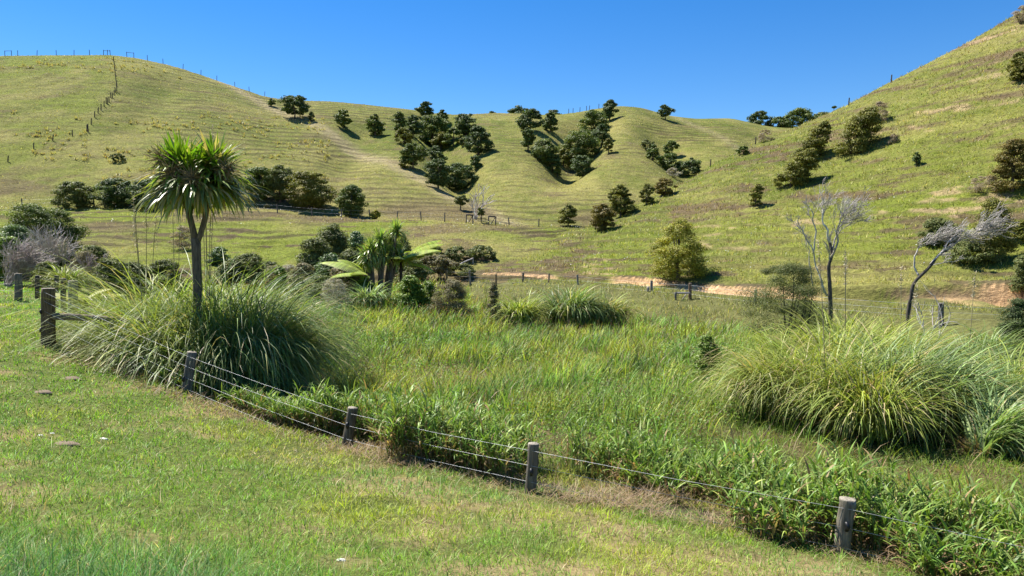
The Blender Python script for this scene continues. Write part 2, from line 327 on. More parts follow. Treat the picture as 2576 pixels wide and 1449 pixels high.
# ------------------------------------------------------------------ terrain sheets
def swamp_colour(x, y):
    s, w = fence_sw(x, y); n = len(x)
    a = fbm(x*.35, y*.35, 90, 3); b = fbm(x*.9, y*.9, 93, 2)
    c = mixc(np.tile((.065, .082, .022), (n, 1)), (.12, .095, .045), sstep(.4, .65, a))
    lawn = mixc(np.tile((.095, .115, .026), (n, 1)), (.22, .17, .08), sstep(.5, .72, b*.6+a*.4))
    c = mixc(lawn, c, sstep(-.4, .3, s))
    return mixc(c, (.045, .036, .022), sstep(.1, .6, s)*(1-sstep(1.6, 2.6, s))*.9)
def make_land():
    ul = np.unique(np.concatenate([np.linspace(-1150, -80, 60), np.linspace(-80, 1104, 520), np.linspace(1104, 2200, 60)]))
    ys = np.unique(np.concatenate([np.geomspace(.8, 38, 150), np.linspace(38, 72, 190), np.linspace(72, 130, 230), np.linspace(130, 262, 330), np.geomspace(262, 900, 26)]).round(4))
    U, Y = np.meshgrid(ul, ys); X = (U-512)/FPX*Y; x = X.ravel(); y = Y.ravel()
    z, lay, s, ph = land(x, y)
    nc = len(ul); nr = len(ys)
    i = (np.arange(nr-1)[:, None]*nc+np.arange(nc-1)[None]).ravel()
    Q = np.stack([i, i+1, i+nc+1, i+nc], 1)
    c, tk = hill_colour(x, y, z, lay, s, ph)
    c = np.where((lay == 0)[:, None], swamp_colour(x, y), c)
    # bare clay of the cut bank at the toe of the right hill, dark broken turf above it
    t = np.clip(x/np.maximum(y, 2), -2.19, 2.19)
    fd = np.interp(t, TG, R_FD)+1.2*(fbm(x*.22, y*.05, 31)-.5); dn = fd-y
    uu = t*FPX/K+1288
    patch = sstep(.36, .47, fbm(x*.16, y*.02, 33, 2)+.22*sstep(2250, 2450, uu)+.1*sstep(1120, 1200, uu)*(1-sstep(1260, 1320, uu)))*sstep(1090, 1150, uu)
    cl = ((dn > .05) & (dn < 1.1+1.3*sstep(2200, 2500, uu)) & (lay == 2))*patch
    c = mixc(c, CLAY*1.0, cl*1.0)
    sod = ((dn <= .05) & (dn > -.55) & (lay == 2))*sstep(.3, .5, vnoise(x*1.3, y*.2, 35))*patch
    c = mixc(c, SOD, sod*.9)
    toe = (lay == 2)*(dn >= 1.1)*(1-cl)
    c = mixc(c, (.15, .15, .05), toe)
    sc = (lay == 2)*sstep(.66, .74, fbm(x*.13, z*.7, 81, 3)*.75+.25*vnoise(x*1.3, z*3+y*.4, 84))*.75*(dn < -.6); c = mixc(c, (.33, .235, .135), sc)
    c = np.where(((lay > 0) & (cl+sc+sod < .2))[:, None], c*.80, c)
    P = np.stack([x, y, z], 1)
    fl = np.array(lay[Q]).max(axis=1)
    for nm, k, mat in (('ground', 0, M_SOIL), ('hill', 1, M_HILL), ('hill', 2, M_RHILL)):
        q = Q[fl == k]; used = np.unique(q); re = np.zeros(len(P), int); re[used] = np.arange(len(used))
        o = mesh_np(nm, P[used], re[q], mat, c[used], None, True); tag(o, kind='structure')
    g = np.meshgrid(np.linspace(-60, 60, 61), np.linspace(-40, .85, 24)); gx = g[0].ravel(); gy = g[1].ravel(); gz = land(gx, gy)[0]-.01
    i = (np.arange(23)[:, None]*61+np.arange(60)[None]).ravel()
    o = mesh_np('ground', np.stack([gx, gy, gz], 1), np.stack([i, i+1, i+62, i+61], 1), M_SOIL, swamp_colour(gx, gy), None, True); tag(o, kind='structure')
make_land()
# ------------------------------------------------------------------ woody plants
TOT = ((.078, .118, .024), (.165, .205, .038)); TOTD = ((.056, .094, .026), (.120, .162, .042)); OLV = ((.125, .132, .020), (.225, .218, .034)); YEL = ((.185, .190, .018), (.36, .335, .030))
MAN = ((.095, .118, .030), (.185, .205, .058)); BRN = ((.160, .138, .066), (.25, .22, .11)); DED = ((.27, .21, .14), (.40, .32, .22)); BLU = ((.080, .135, .042), (.17, .25, .085)); GRN = ((.105, .175, .022), (.22, .31, .036)); GRY = ((.29, .265, .20), (.45, .41, .32))
GOLD = ((.130, .108, .020), (.21, .165, .030))
def envelope(style, h):
    if style == 'conifer': return (h+.12)**.30*(1-h)**.62*1.42
    if style == 'broad': return np.sqrt(np.clip(1-(2*h-1.0)**2, 0, 1))*.85+.15*(1-h)
    if style == 'cone': return (1-h)**.75*(.55+.45*np.clip(h/.15, 0, 1))
    return np.sqrt(np.clip(1-h*h, 0, 1))*(.72+.28*np.clip(h/.25, 0, 1))     # dome
def crown_geo(rng, style, Wd, Hc, z0, px, area, cols, lean, fine=1.0, aspect=.55, lo=0.0, dens=1.0):
    m = int(np.clip(26+area/15, 26, 95)); tot = int(np.clip(area*15*dens, 900, 26000)*fine)
    hh = rng.random(m)**.9*.97+.015; ang = rng.random(m)*2*np.pi
    rr = envelope(style, hh)*Wd*.5*(.3+.75*rng.random(m)**.4)
    sd = rng.random()*90; lump = .55+.85*np.array([vnoise(sd+1.5*np.cos(a)+4.5*h, sd+1.5*np.sin(a)+2*h, 5) for a, h in zip(ang, hh)])
    rr *= lump
    c = np.stack([np.cos(ang)*rr+lean*Hc*hh**1.2, np.sin(ang)*rr, z0+hh*Hc*(1-.06)], 1)
    rc = np.sqrt(Wd*Hc)*.155*rng.uniform(.6, 1.4, m)*(.55+.5*envelope(style, hh))*.95
    k = rng.integers(0, m, tot)
    p = rng.normal(size=(tot, 3)); p /= np.linalg.norm(p, axis=1)[:, None]; rad = rng.random(tot)**.42
    q = p*rad[:, None]*rc[k][:, None]*np.array([1.2, 1.2, .60])
    P = c[k]+q; P[:, 2] = np.maximum(P[:, 2], lo)
    N = p*.7+np.array([-.15, 0, .65])+rng.normal(0, .45, (tot, 3))
    tcl = rng.random(m); base = np.asarray(cols[0])[None]*(1-tcl[k][:, None])+np.asarray(cols[1])[None]*tcl[k][:, None]
    C = vary(base, tot, .22, .07, rng)
    sz = max(.05, 1.55*px)/math.sqrt(fine)*rng.uniform(.7, 1.35, tot)
    return leaves(P, N, sz, C, aspect, rng), c
def woody(name, cat, group, label, u, vb, vt, w, style='conifer', cols=TOT, depth=None, trunk=.10, lean=0.0, stems=1, mat=None, fine=1.0, aspect=.55, bark=(.10, .08, .06), dens=1.0, leafname='crown'):
    rng = np.random.default_rng(int(u*31+vb*17+w))
    P = at_depth(u*K, depth) if depth else cast(u*K, vb*K)
    px = P[1]/FPX; Ht = (vb-vt)*K*px
    if depth: Ht = max(.5, zat(vt*K, depth)-P[2])
    Wd = w*K*px; area = w*K*(Ht/px)
    o = thing(name, P, label, cat, group)
    z0 = trunk*Ht
    g, c = crown_geo(rng, style, Wd, Ht-z0, z0, px, area, cols, lean, fine, aspect, lo=.02, dens=dens)
    G = Geo(); G.add(*g); G.build(leafname, mat or M_LEAF, o)
    T = Geo()
    if stems == 1:
        zz = np.linspace(-.4, .72*Ht, 7); hq = np.clip((zz-z0)/(Ht-z0), 0, 1)
        pts = np.stack([lean*(Ht-z0)*hq**1.2+.02*Wd*np.sin(zz*2+u), .02*Wd*np.cos(zz*1.7), zz], 1)
        T.add(*tube(pts, np.linspace(.032, .008, 7)*Ht+.02, 7), vary(bark, 51, .1)[:1])
        for i in rng.choice(len(c), min(7, len(c)), False):
            b = pts[int(rng.integers(2, 5))]; e = c[i]; mid = (b+e)/2+np.array([0, 0, -.04*Ht])
            T.add(*tube([b, mid, e], [.014*Ht, .010*Ht, .004*Ht], 5), bark)
    else:
        for i in rng.choice(len(c), min(stems, len(c)), False):
            a = rng.random()*6.28; b = np.array([.04*Wd*math.cos(a), .04*Wd*math.sin(a), -.15]); e = c[i]*np.array([.9, .9, .95])
            m1 = b*.6+e*.4+np.array([0, 0, -.03*Ht])+rng.normal(0, .035*Wd, 3); m2 = b*.25+e*.75+rng.normal(0, .03*Wd, 3)
            T.add(*tube([b, m1, m2, e], [.012*Ht+.006, .009*Ht+.005, .006*Ht, .003*Ht], 5), bark)
    T.build('trunk' if stems == 1 else 'stems', M_BARK, o, True)
    return o
GL, GM, GR = 'conifers in the left gully of the far hill', 'conifers in the middle gully of the far hill', 'conifers in the small right gully of the far hill'
GS, GV, GN = 'conifers along the skyline', 'trees and bushes along the foot of the far hill', 'trees on the near right hillside'
GC, GW = 'scrub at the back edge of the wet hollow', 'scrub behind the left fence corner'
def con(label, u, vb, vt, w, cols=TOT, group=GL, **k): return woody('conifer_tree', 'tree', group, label, u, vb, vt, w, k.pop('style', 'conifer'), cols, **k)
def shr(label, u, vb, vt, w, cols=MAN, group=GC, **k):
    k.setdefault('trunk', .02); k.setdefault('stems', 5)
    return woody('shrub', 'shrub', group, label, u, vb, vt, w, k.pop('style', 'dome'), cols, leafname='foliage', **k)
B = 'broad'
con('broad round-topped conifer on the skyline right of the left hill, shadow beneath', 741, 299, 240, 66, TOTD, GS, style=B, trunk=.22)
con('tiny conifer on the skyline slope left of the broad round-topped one', 683, 268, 247, 20, TOT, GS)
con('thin sparse sapling just right of the broad skyline conifer', 783, 306, 281, 15, MAN, GS)
con('squat dense conifer alone on the upper slope, second of the lone ones from left', 862, 323, 276, 48, TOT, 'lone conifers on the far hill')
con('upright lone conifer on the slope just left of the big left gully clump', 943, 343, 285, 42, TOT, 'lone conifers on the far hill')
con('conifer breaking the skyline above the left gully clump', 1069, 298, 256, 40, TOTD, GS, style=B)
con('narrow conifer at upper left edge of the left gully clump', 1005, 331, 280, 34, TOT)
con('olive bushy conifer at left edge of the left gully clump', 1017, 363, 322, 46, OLV, style=B, trunk=.03)
con('slim dark conifer between the narrow upper left one and the largest crown', 1040, 342, 288, 42, TOTD)
con('largest rounded crown in the middle of the left gully clump', 1087, 363, 290, 74, TOT, style=B, trunk=.04)
con('small pointed conifer below the skyline at the top of the left gully clump', 1113, 313, 276, 34, TOT)
con('layered conifer below the largest crown in the left gully', 1110, 377, 332, 48, OLV)
con('mid green conifer in the centre right of the left gully clump', 1141, 366, 320, 44, TOT)
con('grey green wind-shaped conifer at upper right of the left gully clump', 1173, 340, 283, 56, TOTD, style=B, lean=.06)
con('tall broad conifer at the right edge of the left gully clump', 1203, 391, 316, 62, TOTD)
con('small olive conifer low on the right of the left gully clump', 1165, 368, 345, 26, OLV)
con('conifer with bare trunk showing, below the left gully clump', 1040, 426, 359, 60, TOT, style=B, trunk=.20)
con('small olive shrubby conifer leaning on the left of the bare trunked one', 1020, 424, 392, 28, OLV)
con('small dark conifer between the left clump and the lower pair', 1096, 408, 366, 50, TOTD)
con('left tree of the dark lower pair casting shade at gully bottom', 1103, 474, 399, 62, TOTD, style=B, trunk=.10)
con('wide right tree of the dark lower pair at gully bottom', 1157, 479, 411, 84, TOTD, style=B, trunk=.08)
con('small conifer above the right end of the dark lower pair', 1195, 430, 389, 34, TOTD)
con('dense dark conifer just under the skyline at the head of the middle gully', 1334, 329, 272, 56, TOTD, GM, style=B, trunk=.03)
con('compact conifer right of the dense dark one at the middle gully head', 1384, 332, 281, 37, TOT, GM)
con('narrow upright conifer on the left arm of the middle gully', 1329, 381, 317, 34, TOT, GM)
con('wide conifer halfway down the left arm of the middle gully', 1371, 411, 349, 62, TOT, GM, style=B, trunk=.03)
con('conifer lower on the left arm of the middle gully', 1390, 431, 380, 42, TOTD, GM)
con('tiny conifer at the bottom tip of the left arm of the middle gully', 1402, 446, 414, 18, TOT, GM)
con('tall skyline conifer standing at the top of the middle gully', 1533, 305, 250, 50, TOTD, GS)
con('rounded conifer just below the tall skyline one in the middle gully', 1493, 346, 276, 66, TOT, GM, style=B, trunk=.02)
con('dark conifer on the upper right flank of the middle gully', 1513, 368, 312, 48, TOTD, GM)
con('biggest sprawling conifer in the middle gully', 1455, 421, 325, 88, TOT, GM, style=B, trunk=.02)
con('low conifer with shaded base at the bottom of the right arm of the middle gully', 1467, 443, 390, 54, TOTD, GM, style=B, trunk=.02)
con('olive conifer wedged between the two arms of the middle gully', 1418, 420, 372, 46, OLV, GM)
con('sparse olive bush at the right edge of the middle gully trees', 1531, 386, 345, 24, OLV, GM)
con('dark bush topping the small right gully', 1628, 379, 350, 31, MAN, GR, style=B, trunk=.03)
con('small bright conifer second down in the small right gully', 1641, 404, 363, 38, TOT, GR)
con('slender layered conifer in the small right gully', 1689, 396, 352, 38, TOT, GR)
con('wide conifer at the left bottom of the small right gully', 1681, 429, 380, 56, TOT, GR, style=B, trunk=.03)
con('broad dark conifer at the right bottom of the small right gully', 1733, 441, 396, 62, TOTD, GR, style=B, trunk=.03)
shr('pale grey dying bush among the conifers of the small right gully', 1694, 447, 421, 34, GRY, GR, aspect=.2)
con('lone umbrella-shaped conifer on the skyline above the right end of the far hill', 1674, 302, 264, 38, TOTD, GS, style=B, trunk=.24)
for lb, u, vt, w in (('low dark tree just behind the crest, left end of the skyline row', 1240, 277, 26), ('wide dark tree behind the crest left of the middle gully', 1300, 265, 58),
                     ('dark tree behind the crest above the compact middle gully conifer', 1392, 275, 40)):
    con(lb, u, 300, vt, w, TOTD, GS, style=B, depth=224, trunk=.0)
for lb, u, vt, w, c in (('leftmost tree of the grove beyond the far right end of the skyline', 1908, 278, 52, TOTD), ('second tree of the grove beyond the far right end of the skyline', 1956, 292, 58, TOT),
                        ('widest olive tree of the grove beyond the far right end of the skyline', 2006, 272, 84, TOT), ('rightmost tree of that grove, touching the near hill', 2060, 277, 46, MAN)):
    con(lb, u, 345, vt, w, c, GS, style=B, depth=242, trunk=.0)
con('tiny lollipop tree standing on the crest of the near right hill', 2098, 271, 260, 9, TOTD, GN, style=B, trunk=.5)
# near right hillside
con('upper golden olive tree of the leaning pair on the near right hill', 2036, 402, 300, 62, OLV, GN, lean=.42, trunk=.02)
con('lower golden olive tree of the leaning pair on the near right hill', 1988, 470, 372, 82, OLV, GN, lean=.50, trunk=.02)
con('leaning olive tree to the right of the pair with brown dead bush behind', 2140, 387, 265, 88, OLV, GN, lean=.42, trunk=.02)
con('dark tree cut by the right picture edge high on the near hill', 2566, 204, 128, 62, OLV, GN, lean=.1, trunk=.02, style=B)
con('tall green tree at the right edge halfway up the near hill', 2548, 482, 345, 84, GOLD, GN, trunk=.03)
con('small black-green stump-like bush alone high on the near hill', 2305, 416, 382, 20, TOTD, GN, style=B, trunk=.02)
con('small windswept conifer alone in the middle of the near hill', 1900, 519, 460, 32, OLV, GN, lean=.12, trunk=.04)
con('low bush on the crest line where near and far hills meet', 1870, 389, 368, 36, TOT, GN, style=B, trunk=.02)
con('rounded golden bush on the near hill crest line below the small right gully', 1672, 492, 448, 52, GOLD, GN, style=B, trunk=.02)
con('slim conifer left of the rounded golden bush on the crest line', 1626, 516, 460, 38, OLV, GN)
con('tall pointed conifer on the lower crest line of the near hill', 1560, 546, 462, 60, OLV, GN)
con('brownish conifer leaning against the tall pointed one, nearer the valley', 1514, 580, 508, 54, GOLD, GN, style=B, trunk=.04)
con('lone conifer on the valley floor left of the near hill foot', 1430, 569, 513, 48, OLV, GN)
con('large bright yellow-green conifer at the clay bank of the near hill', 1705, 704, 545, 128, YEL, GN, trunk=.02)
shr('tall dark green shrub behind the leaning dead tree, right', 2492, 655, 492, 105, OLV, GN, style='conifer', lean=.02)
shr('low dark shrub behind the left limb of the leaning dead tree', 2362, 618, 545, 88, MAN, GN)
shr('dull shrub with white flowers below the tall dark green one', 2440, 662, 600, 110, MAN, GN)
shr('small yellow-green shrub at the right picture edge beside the tall dark one', 2566, 610, 550, 46, OLV, GN)
shr('dark shrub at the right picture edge just above the clay bank', 2572, 745, 640, 52, MAN, GN)
shr('brown dead bush behind the top of the leaning olive tree', 2215, 306, 254, 40, DED, GN, aspect=.16)
shr('brown dead bush to the right of the leaning olive tree', 2247, 362, 336, 26, DED, GN, aspect=.16)
shr('brown dead bush at the crest line, right of the grove', 1925, 357, 326, 36, DED, GN, aspect=.16)
shr('big brown dead bush left of the tall right edge tree', 2478, 486, 440, 66, DED, GN, aspect=.16)
shr('dark twiggy bush on the topmost right corner skyline', 2568, 62, 14, 34, DED, GN, aspect=.14)
# foot of the far hill
con('small dark round bush alone low on the left hill', 298, 407, 386, 30, MAN, GV, style=B, trunk=.02)
con('leftmost grey-green bush of the dark row behind the valley fence', 190, 522, 455, 92, MAN, GV, style=B, trunk=.02)
con('second bush of the dark row, mid green, left of the cabbage tree', 290, 524, 448, 104, TOTD, GV, style=B, trunk=.02)
con('third bush of the dark row, mostly behind the cabbage tree', 372, 526, 450, 86, TOTD, GV, style=B, trunk=.02)
con('olive tree just right of the cabbage tree crown, darker one', 655, 505, 418, 84, TOT, GV, style=B, trunk=.06)
con('open olive tree between two others at the right of the cabbage tree', 704, 510, 414, 66, MAN, GV, style=B, trunk=.1)
con('wide yellow-olive spreading tree right of the cabbage tree, long shadow', 778, 524, 430, 112, OLV, GV, style=B, trunk=.08)
con('round tree at right end of the foot of slope trees', 884, 545, 463, 70, TOT, GV, style=B, trunk=.04)
con('small yellow-green bush right of the foot of slope trees', 945, 551, 528, 23, YEL, GV, style=B, trunk=.02)
con('small leaning tree on the valley floor left of the white dead tree', 1158, 528, 490, 38, MAN, GV, style=B, trunk=.35, lean=.3)
con('thin dark leaning sapling right of the white dead tree', 1211, 560, 522, 20, MAN, GV, style=B, trunk=.5, lean=-.05)
# left, behind the fence corner
con('big dark left dome of the twin-topped tree at left', 72, 0, 503, 132, TOT, GW, style=B, depth=50, trunk=.03)
con('right dome of the twin-topped dark tree at left', 150, 0, 512, 96, TOT, GW, style=B, depth=52, trunk=.03)
shr('blue-green leafy shrub in front of the twin-topped tree', 40, 0, 560, 110, BLU, GW, depth=44, mat=M_GLOSS)
shr('bright green shrub at far left below the blue-green one', 25, 0, 590, 70, GRN, GW, depth=42, mat=M_GLOSS)
shr('dark green scrub bush right of the grey bare bush', 232, 0, 612, 82, MAN, GW, depth=43)
shr('grey-purple twiggy scrub in front of the dark scrub bush', 215, 0, 626, 76, BRN, GW, depth=40, aspect=.18)
shr('brownish scrub bush nearest the left toetoe clump', 278, 0, 640, 84, MAN, GW, depth=38)
shr('small olive scrub bush behind the left fence posts', 120, 0, 655, 66, MAN, GW, depth=36)
shr('brown dead bush seen behind the cabbage tree trunk', 462, 628, 568, 56, DED, GV, aspect=.16)
shr('round glossy blue-green bush right of the cabbage tree trunk', 553, 664, 620, 52, BLU, GV, mat=M_GLOSS)
shr('low brown scrub right of the glossy round bush', 628, 0, 634, 96, MAN, GC, depth=52)
shr('flat dull green scrub patch left of the small bright leafy bush', 672, 0, 655, 84, MAN, GC, depth=54)
shr('dark low scrub below the glossy round bush, behind the toetoe', 585, 0, 648, 80, MAN, GC, depth=50)
shr('grey twiggy scrub behind the pale tussock at the right end of the clump', 726, 0, 662, 70, GRY, GC, depth=51, aspect=.18)
shr('brown tea-tree filling the front of the scrub between glossy bushes', 870, 0, 655, 84, BRN, GC, depth=47)
shr('low brown scrub at the foot of the dark tea-trees', 805, 0, 690, 90, MAN, GC, depth=44)
shr('olive scrub in front of the low dark shrub row', 1160, 0, 662, 80, MAN, GC, depth=62)
shr('dull green scrub between the umbrella-topped shrub and the palms', 1045, 0, 648, 66, MAN, GC, depth=57)
shr('olive scrub bush farther left behind the cabbage tree tussocks', 410, 0, 648, 96, MAN, GW, depth=46)
shr('grey-green scrub bush right of the brownish one at left', 335, 0, 655, 90, MAN, GW, depth=45)
shr('grey-brown low scrub at left of the fern and cabbage palms', 690, 0, 664, 74, BRN, GC, depth=48)
# scrub around the far cabbage trees
shr('tall dark brown tea-tree rising behind the left fern', 838, 0, 553, 100, MAN, GC, depth=58, style='conifer')
shr('dark tea-tree left of the tallest one in the scrub', 795, 0, 590, 84, MAN, GC, depth=56)
shr('glossy green broadleaf shrub right of the tallest tea-tree', 897, 0, 573, 46, BLU, GC, depth=57, mat=M_GLOSS)
shr('glossy green broadleaf shrub in the middle of the brown scrub', 833, 0, 632, 66, BLU, GC, depth=50, mat=M_GLOSS)
shr('dull tea-tree directly left of the far cabbage trees', 885, 0, 622, 74, MAN, GC, depth=52)
shr('dark tea-tree right behind the far cabbage trees', 1010, 0, 585, 56, MAN, GC, depth=60, style='conifer')
shr('brown-topped low shrub at left front of the scrub', 762, 0, 656, 78, BRN, GC, depth=46)
shr('small bright green leafy bush at the left front of the scrub', 706, 0, 668, 34, GRN, GC, depth=47, mat=M_GLOSS)
shr('pale grey twiggy bush in front of the left fern', 842, 0, 694, 66, GRY, GC, depth=42, aspect=.15)
shr('green bush under the left fern fronds', 915, 0, 690, 50, GRN, GC, depth=45)
shr('leftmost dark shrub of the low row right of the far cabbage trees', 1092, 0, 618, 66, MAN, GC, depth=68)
shr('middle dark shrub of the low row right of the far cabbage trees', 1150, 0, 620, 74, MAN, GC, depth=69)
shr('rightmost dark shrub of the low row, touching the near hill', 1210, 0, 616, 74, MAN, GC, depth=70)
shr('brown umbrella-topped shrub with stems showing, right of the fern', 1095, 0, 640, 92, BRN, GC, depth=60, style=B, trunk=.35, stems=9)
shr('yellow-green leafy bush at the foot of the far cabbage trees', 1030, 0, 690, 66, GRN, GC, depth=44, mat=M_GLOSS)
shr('smaller yellow-green leafy bush right of the one at the palms', 1075, 0, 704, 56, GRN, GC, depth=44, mat=M_GLOSS)
shr('rounded brownish tea-tree bush at the wet hollow edge', 1136, 0, 698, 88, BRN, GC, depth=43, aspect=.3)
shr('narrow brown conical bush standing in the wet hollow', 1241, 0, 703, 36, BRN, GC, depth=41, style='cone', aspect=.3)
shr('wide-topped tea-tree shrub with bent bare stems by the right toetoe', 1978, 0, 656, 200, ((.075, .095, .026), (.125, .145, .035)), 'shrubs by the right toetoe', depth=25.5, style=B, trunk=.34, stems=10, fine=2.0, dens=3.2, aspect=.45, bark=(.05, .042, .036))
shr('low olive tea-tree shrub right behind the wide-topped one', 2025, 0, 752, 130, MAN, 'shrubs by the right toetoe', depth=29, fine=1.5, aspect=.3)
shr('dark green leafy shrub at the right picture edge behind the toetoe', 2565, 0, 742, 80, ((.05, .08, .022), (.08, .115, .03)), 'shrubs by the right toetoe', depth=26, fine=1.5)
shr('bushy sunlit green herb mound in the middle of the wet hollow', 1780, 0, 838, 60, GRN, 'shrubs by the right toetoe', depth=24, mat=M_GLOSS)

# ------------------------------------------------------------------ bare and dead wood
def grow(rng, out, p, d, L, R, lev, nch, spread, up, wind, wob=.12):
    n = 5; pts = [p]; dd = d/np.linalg.norm(d)
    for i in range(n):
        dd = dd+rng.normal(0, wob, 3)+np.array([wind*.08, 0, up*.06]); dd /= np.linalg.norm(dd); pts.append(pts[-1]+dd*L/n)
    pts = np.array(pts); rad = np.linspace(R, R*.55 if lev else R*.3, n+1); out.append((pts, rad))
    if lev:
        for c in range(nch):
            f = rng.uniform(.35, 1); i = min(n, int(f*n)+1)
            ax = rng.normal(size=3); ax -= ax.dot(dd)*dd; ax /= np.linalg.norm(ax)
            grow(rng, out, pts[i], dd+ax*spread*rng.uniform(.6, 1.3), L*rng.uniform(.5, .8), R*.5, lev-1, nch, spread, up, wind, wob)
def bush_bare(label, u, vt, w, depth, col, group, seed, stems=14, lev=3, wind=0.0, nch=4, name='bare_bush', cat='bush', rmin=.006):
    rng = np.random.default_rng(seed); P = at_depth(u*K, depth); Ht = zat(vt*K, depth)-P[2]; Wd = w*K*depth/FPX
    o = thing(name, P, label, cat, group); out = []
    for i in range(stems):
        a = rng.random()*6.28; q = rng.random()**.5
        grow(rng, out, np.array([.06*Wd*math.cos(a), .06*Wd*math.sin(a), -.1]), np.array([math.cos(a)*q*Wd/Ht*.75+wind*.5, math.sin(a)*q*.5, 1.0]), Ht*.52, .016*Ht, lev, nch, .55, .6, wind)
    S = Geo(); G = Geo()
    for p, r in out:
        (S if r[0] > .007*Ht or lev < 3 else G).add(*tube(p, np.maximum(r, rmin), 4 if r[0] > .007*Ht else 3, False), vary(col, 1, .18, .04, rng))
    S.build('stems', M_BARK, o); G.build('twigs', M_TWIG, o)
    return o
GB = 'leafless bushes'
bush_bare('upright pale grey leafless bush in front of the twin-topped dark tree', 118, 584, 54, 41, (.44, .40, .35), GB, 3, 16, 3, 0, 4, rmin=.011)
bush_bare('windswept mauve-grey leafless bush at the left picture edge', 14, 606, 66, 37, (.40, .345, .32), GB, 4, 16, 3, .9, 4, rmin=.011)
bush_bare('low mauve-grey leafless bush between dark scrub at left', 228, 640, 50, 39, (.34, .285, .26), GB, 6, 10, 3, .3, 3, rmin=.010)
bush_bare('white dead skeleton tree on the valley floor below the dark lower pair', 1195, 462, 40, 97, (.48, .44, .40), 'dead trees', 5, 6, 2, .2, 3, 'dead_tree', 'tree', .03)
bush_bare('small pale forked dead stick standing right of the leaning dead tree', 2345, 712, 30, 31, (.42, .39, .35), 'dead trees', 8, 3, 2, .3, 3, 'dead_tree', 'tree', .008)
def limb(T, W_, rng, path, r0, r1, tw_n, tw_L, col, wind, tcol, lev=2, frm=.35, dark=None):
    path = np.array(path); tt = np.linspace(0, 1, len(path)); ti = np.linspace(0, 1, len(path)*3)
    P = np.stack([np.interp(ti, tt, path[:, k]) for k in range(3)], 1); P[1:-1] += rng.normal(0, .05, (len(P)-2, 3)); P[1:-1] = (P[:-2]+P[1:-1]*2+P[2:])/4
    T.add(*tube(P, np.linspace(r0, r1, len(P))*.95*rng.uniform(.86, 1.14, len(P)), 7), vary(col, 1, .1, .03, rng))
    out = []
    for i in range(tw_n):
        j = int((frm+(1-frm)*rng.random()**.6)*(len(P)-1)); d = P[min(j+1, len(P)-1)]-P[max(j-1, 0)]; d /= np.linalg.norm(d)+1e-9
        grow(rng, out, P[j], d+rng.normal(0, .5, 3)+np.array([wind*.5, 0, .25]), tw_L*rng.uniform(.5, 1.2), max(.010, r1*.7), lev, 4, .5, .5, wind, .1)
    for p, r in out: W_.add(*tube(p, np.maximum(r, .0055), 3, False), vary(tcol, 1, .2, .03, rng))
def dead_tree(label, u, depth, limbs, seed):
    rng = np.random.default_rng(seed); P = at_depth(u*K, depth)
    o = thing('dead_tree', P, label, 'tree', 'dead trees'); T = Geo(); W_ = Geo(); first = True
    for pts, r0, r1, n, tl, wind, col, frm in limbs:
        path = [[(a-u)*K*depth/FPX, dy, zat(b*K, depth)-P[2]] for a, b, dy in pts]
        if first: path = [[path[0][0]*.6, 0, -.3]]+path; first = False
        limb(T, W_, rng, path, r0, r1, n, tl, col, wind, (.40, .37, .335), 2, frm)
    T.build('trunk', M_BARK, o, True); W_.build('twigs', M_TWIG, o)
PALE = (.55, .505, .43); DK = (.085, .07, .055); MID = (.34, .30, .245)
dead_tree('tall pale dead tree with several bare limbs beside the wide-topped shrub', 2088, 29, [
    ([(2090, 745, 0), (2086, 670, 0), (2090, 640, 0), (2084, 600, .1)], .085, .05, 3, .5, .2, DK, .6),
    ([(2086, 610, 0), (2075, 575, -.1), (2066, 545, 0), (2068, 528, .1)], .05, .022, 9, .55, .3, PALE, .4),
    ([(2090, 640, 0), (2105, 600, .3), (2122, 560, .3), (2132, 530, .2)], .045, .016, 18, .6, .5, MID, .3),
    ([(2088, 650, 0), (2100, 610, -.2), (2096, 570, -.3), (2112, 540, -.2)], .05, .016, 16, .6, .5, MID, .3),
    ([(2082, 745, 0), (2070, 690, .2), (2052, 640, .2), (2030, 590, .3), (2010, 552, .3)], .045, .016, 7, .4, -.2, PALE, .5),
    ([(2050, 640, .2), (2052, 580, .1), (2046, 545, 0), (2036, 525, 0)], .035, .014, 7, .4, .1, PALE, .5),
    ([(2060, 730, .5), (2050, 680, .5), (2046, 640, .5), (2040, 610, .5)], .03, .012, 3, .4, .1, PALE, .5)], 21)
dead_tree('leaning dead tree bent right by the wind before the clay bank', 2287, 29, [
    ([(2288, 772, 0), (2296, 730, 0), (2316, 690, 0), (2350, 655, 0), (2380, 630, 0)], .08, .05, 3, .4, .8, DK, .8),
    ([(2378, 632, 0), (2410, 612, .1), (2450, 590, .1), (2480, 572, .1)], .045, .016, 34, .62, 1.3, MID, .15),
    ([(2340, 665, 0), (2365, 636, -.1), (2385, 610, -.1), (2400, 590, 0)], .035, .013, 10, .4, 1.0, PALE, .4),
    ([(2312, 694, 0), (2305, 668, .2), (2306, 640, .2), (2320, 618, .2)], .04, .02, 4, .5, .6, PALE, .6),
    ([(2320, 618, .2), (2345, 602, .2), (2375, 590, .2)], .02, .011, 22, .5, .9, MID, .1),
    ([(2330, 680, .1), (2370, 662, .2), (2420, 655, .2)], .02, .008, 3, .4, .8, PALE, .5)], 22)

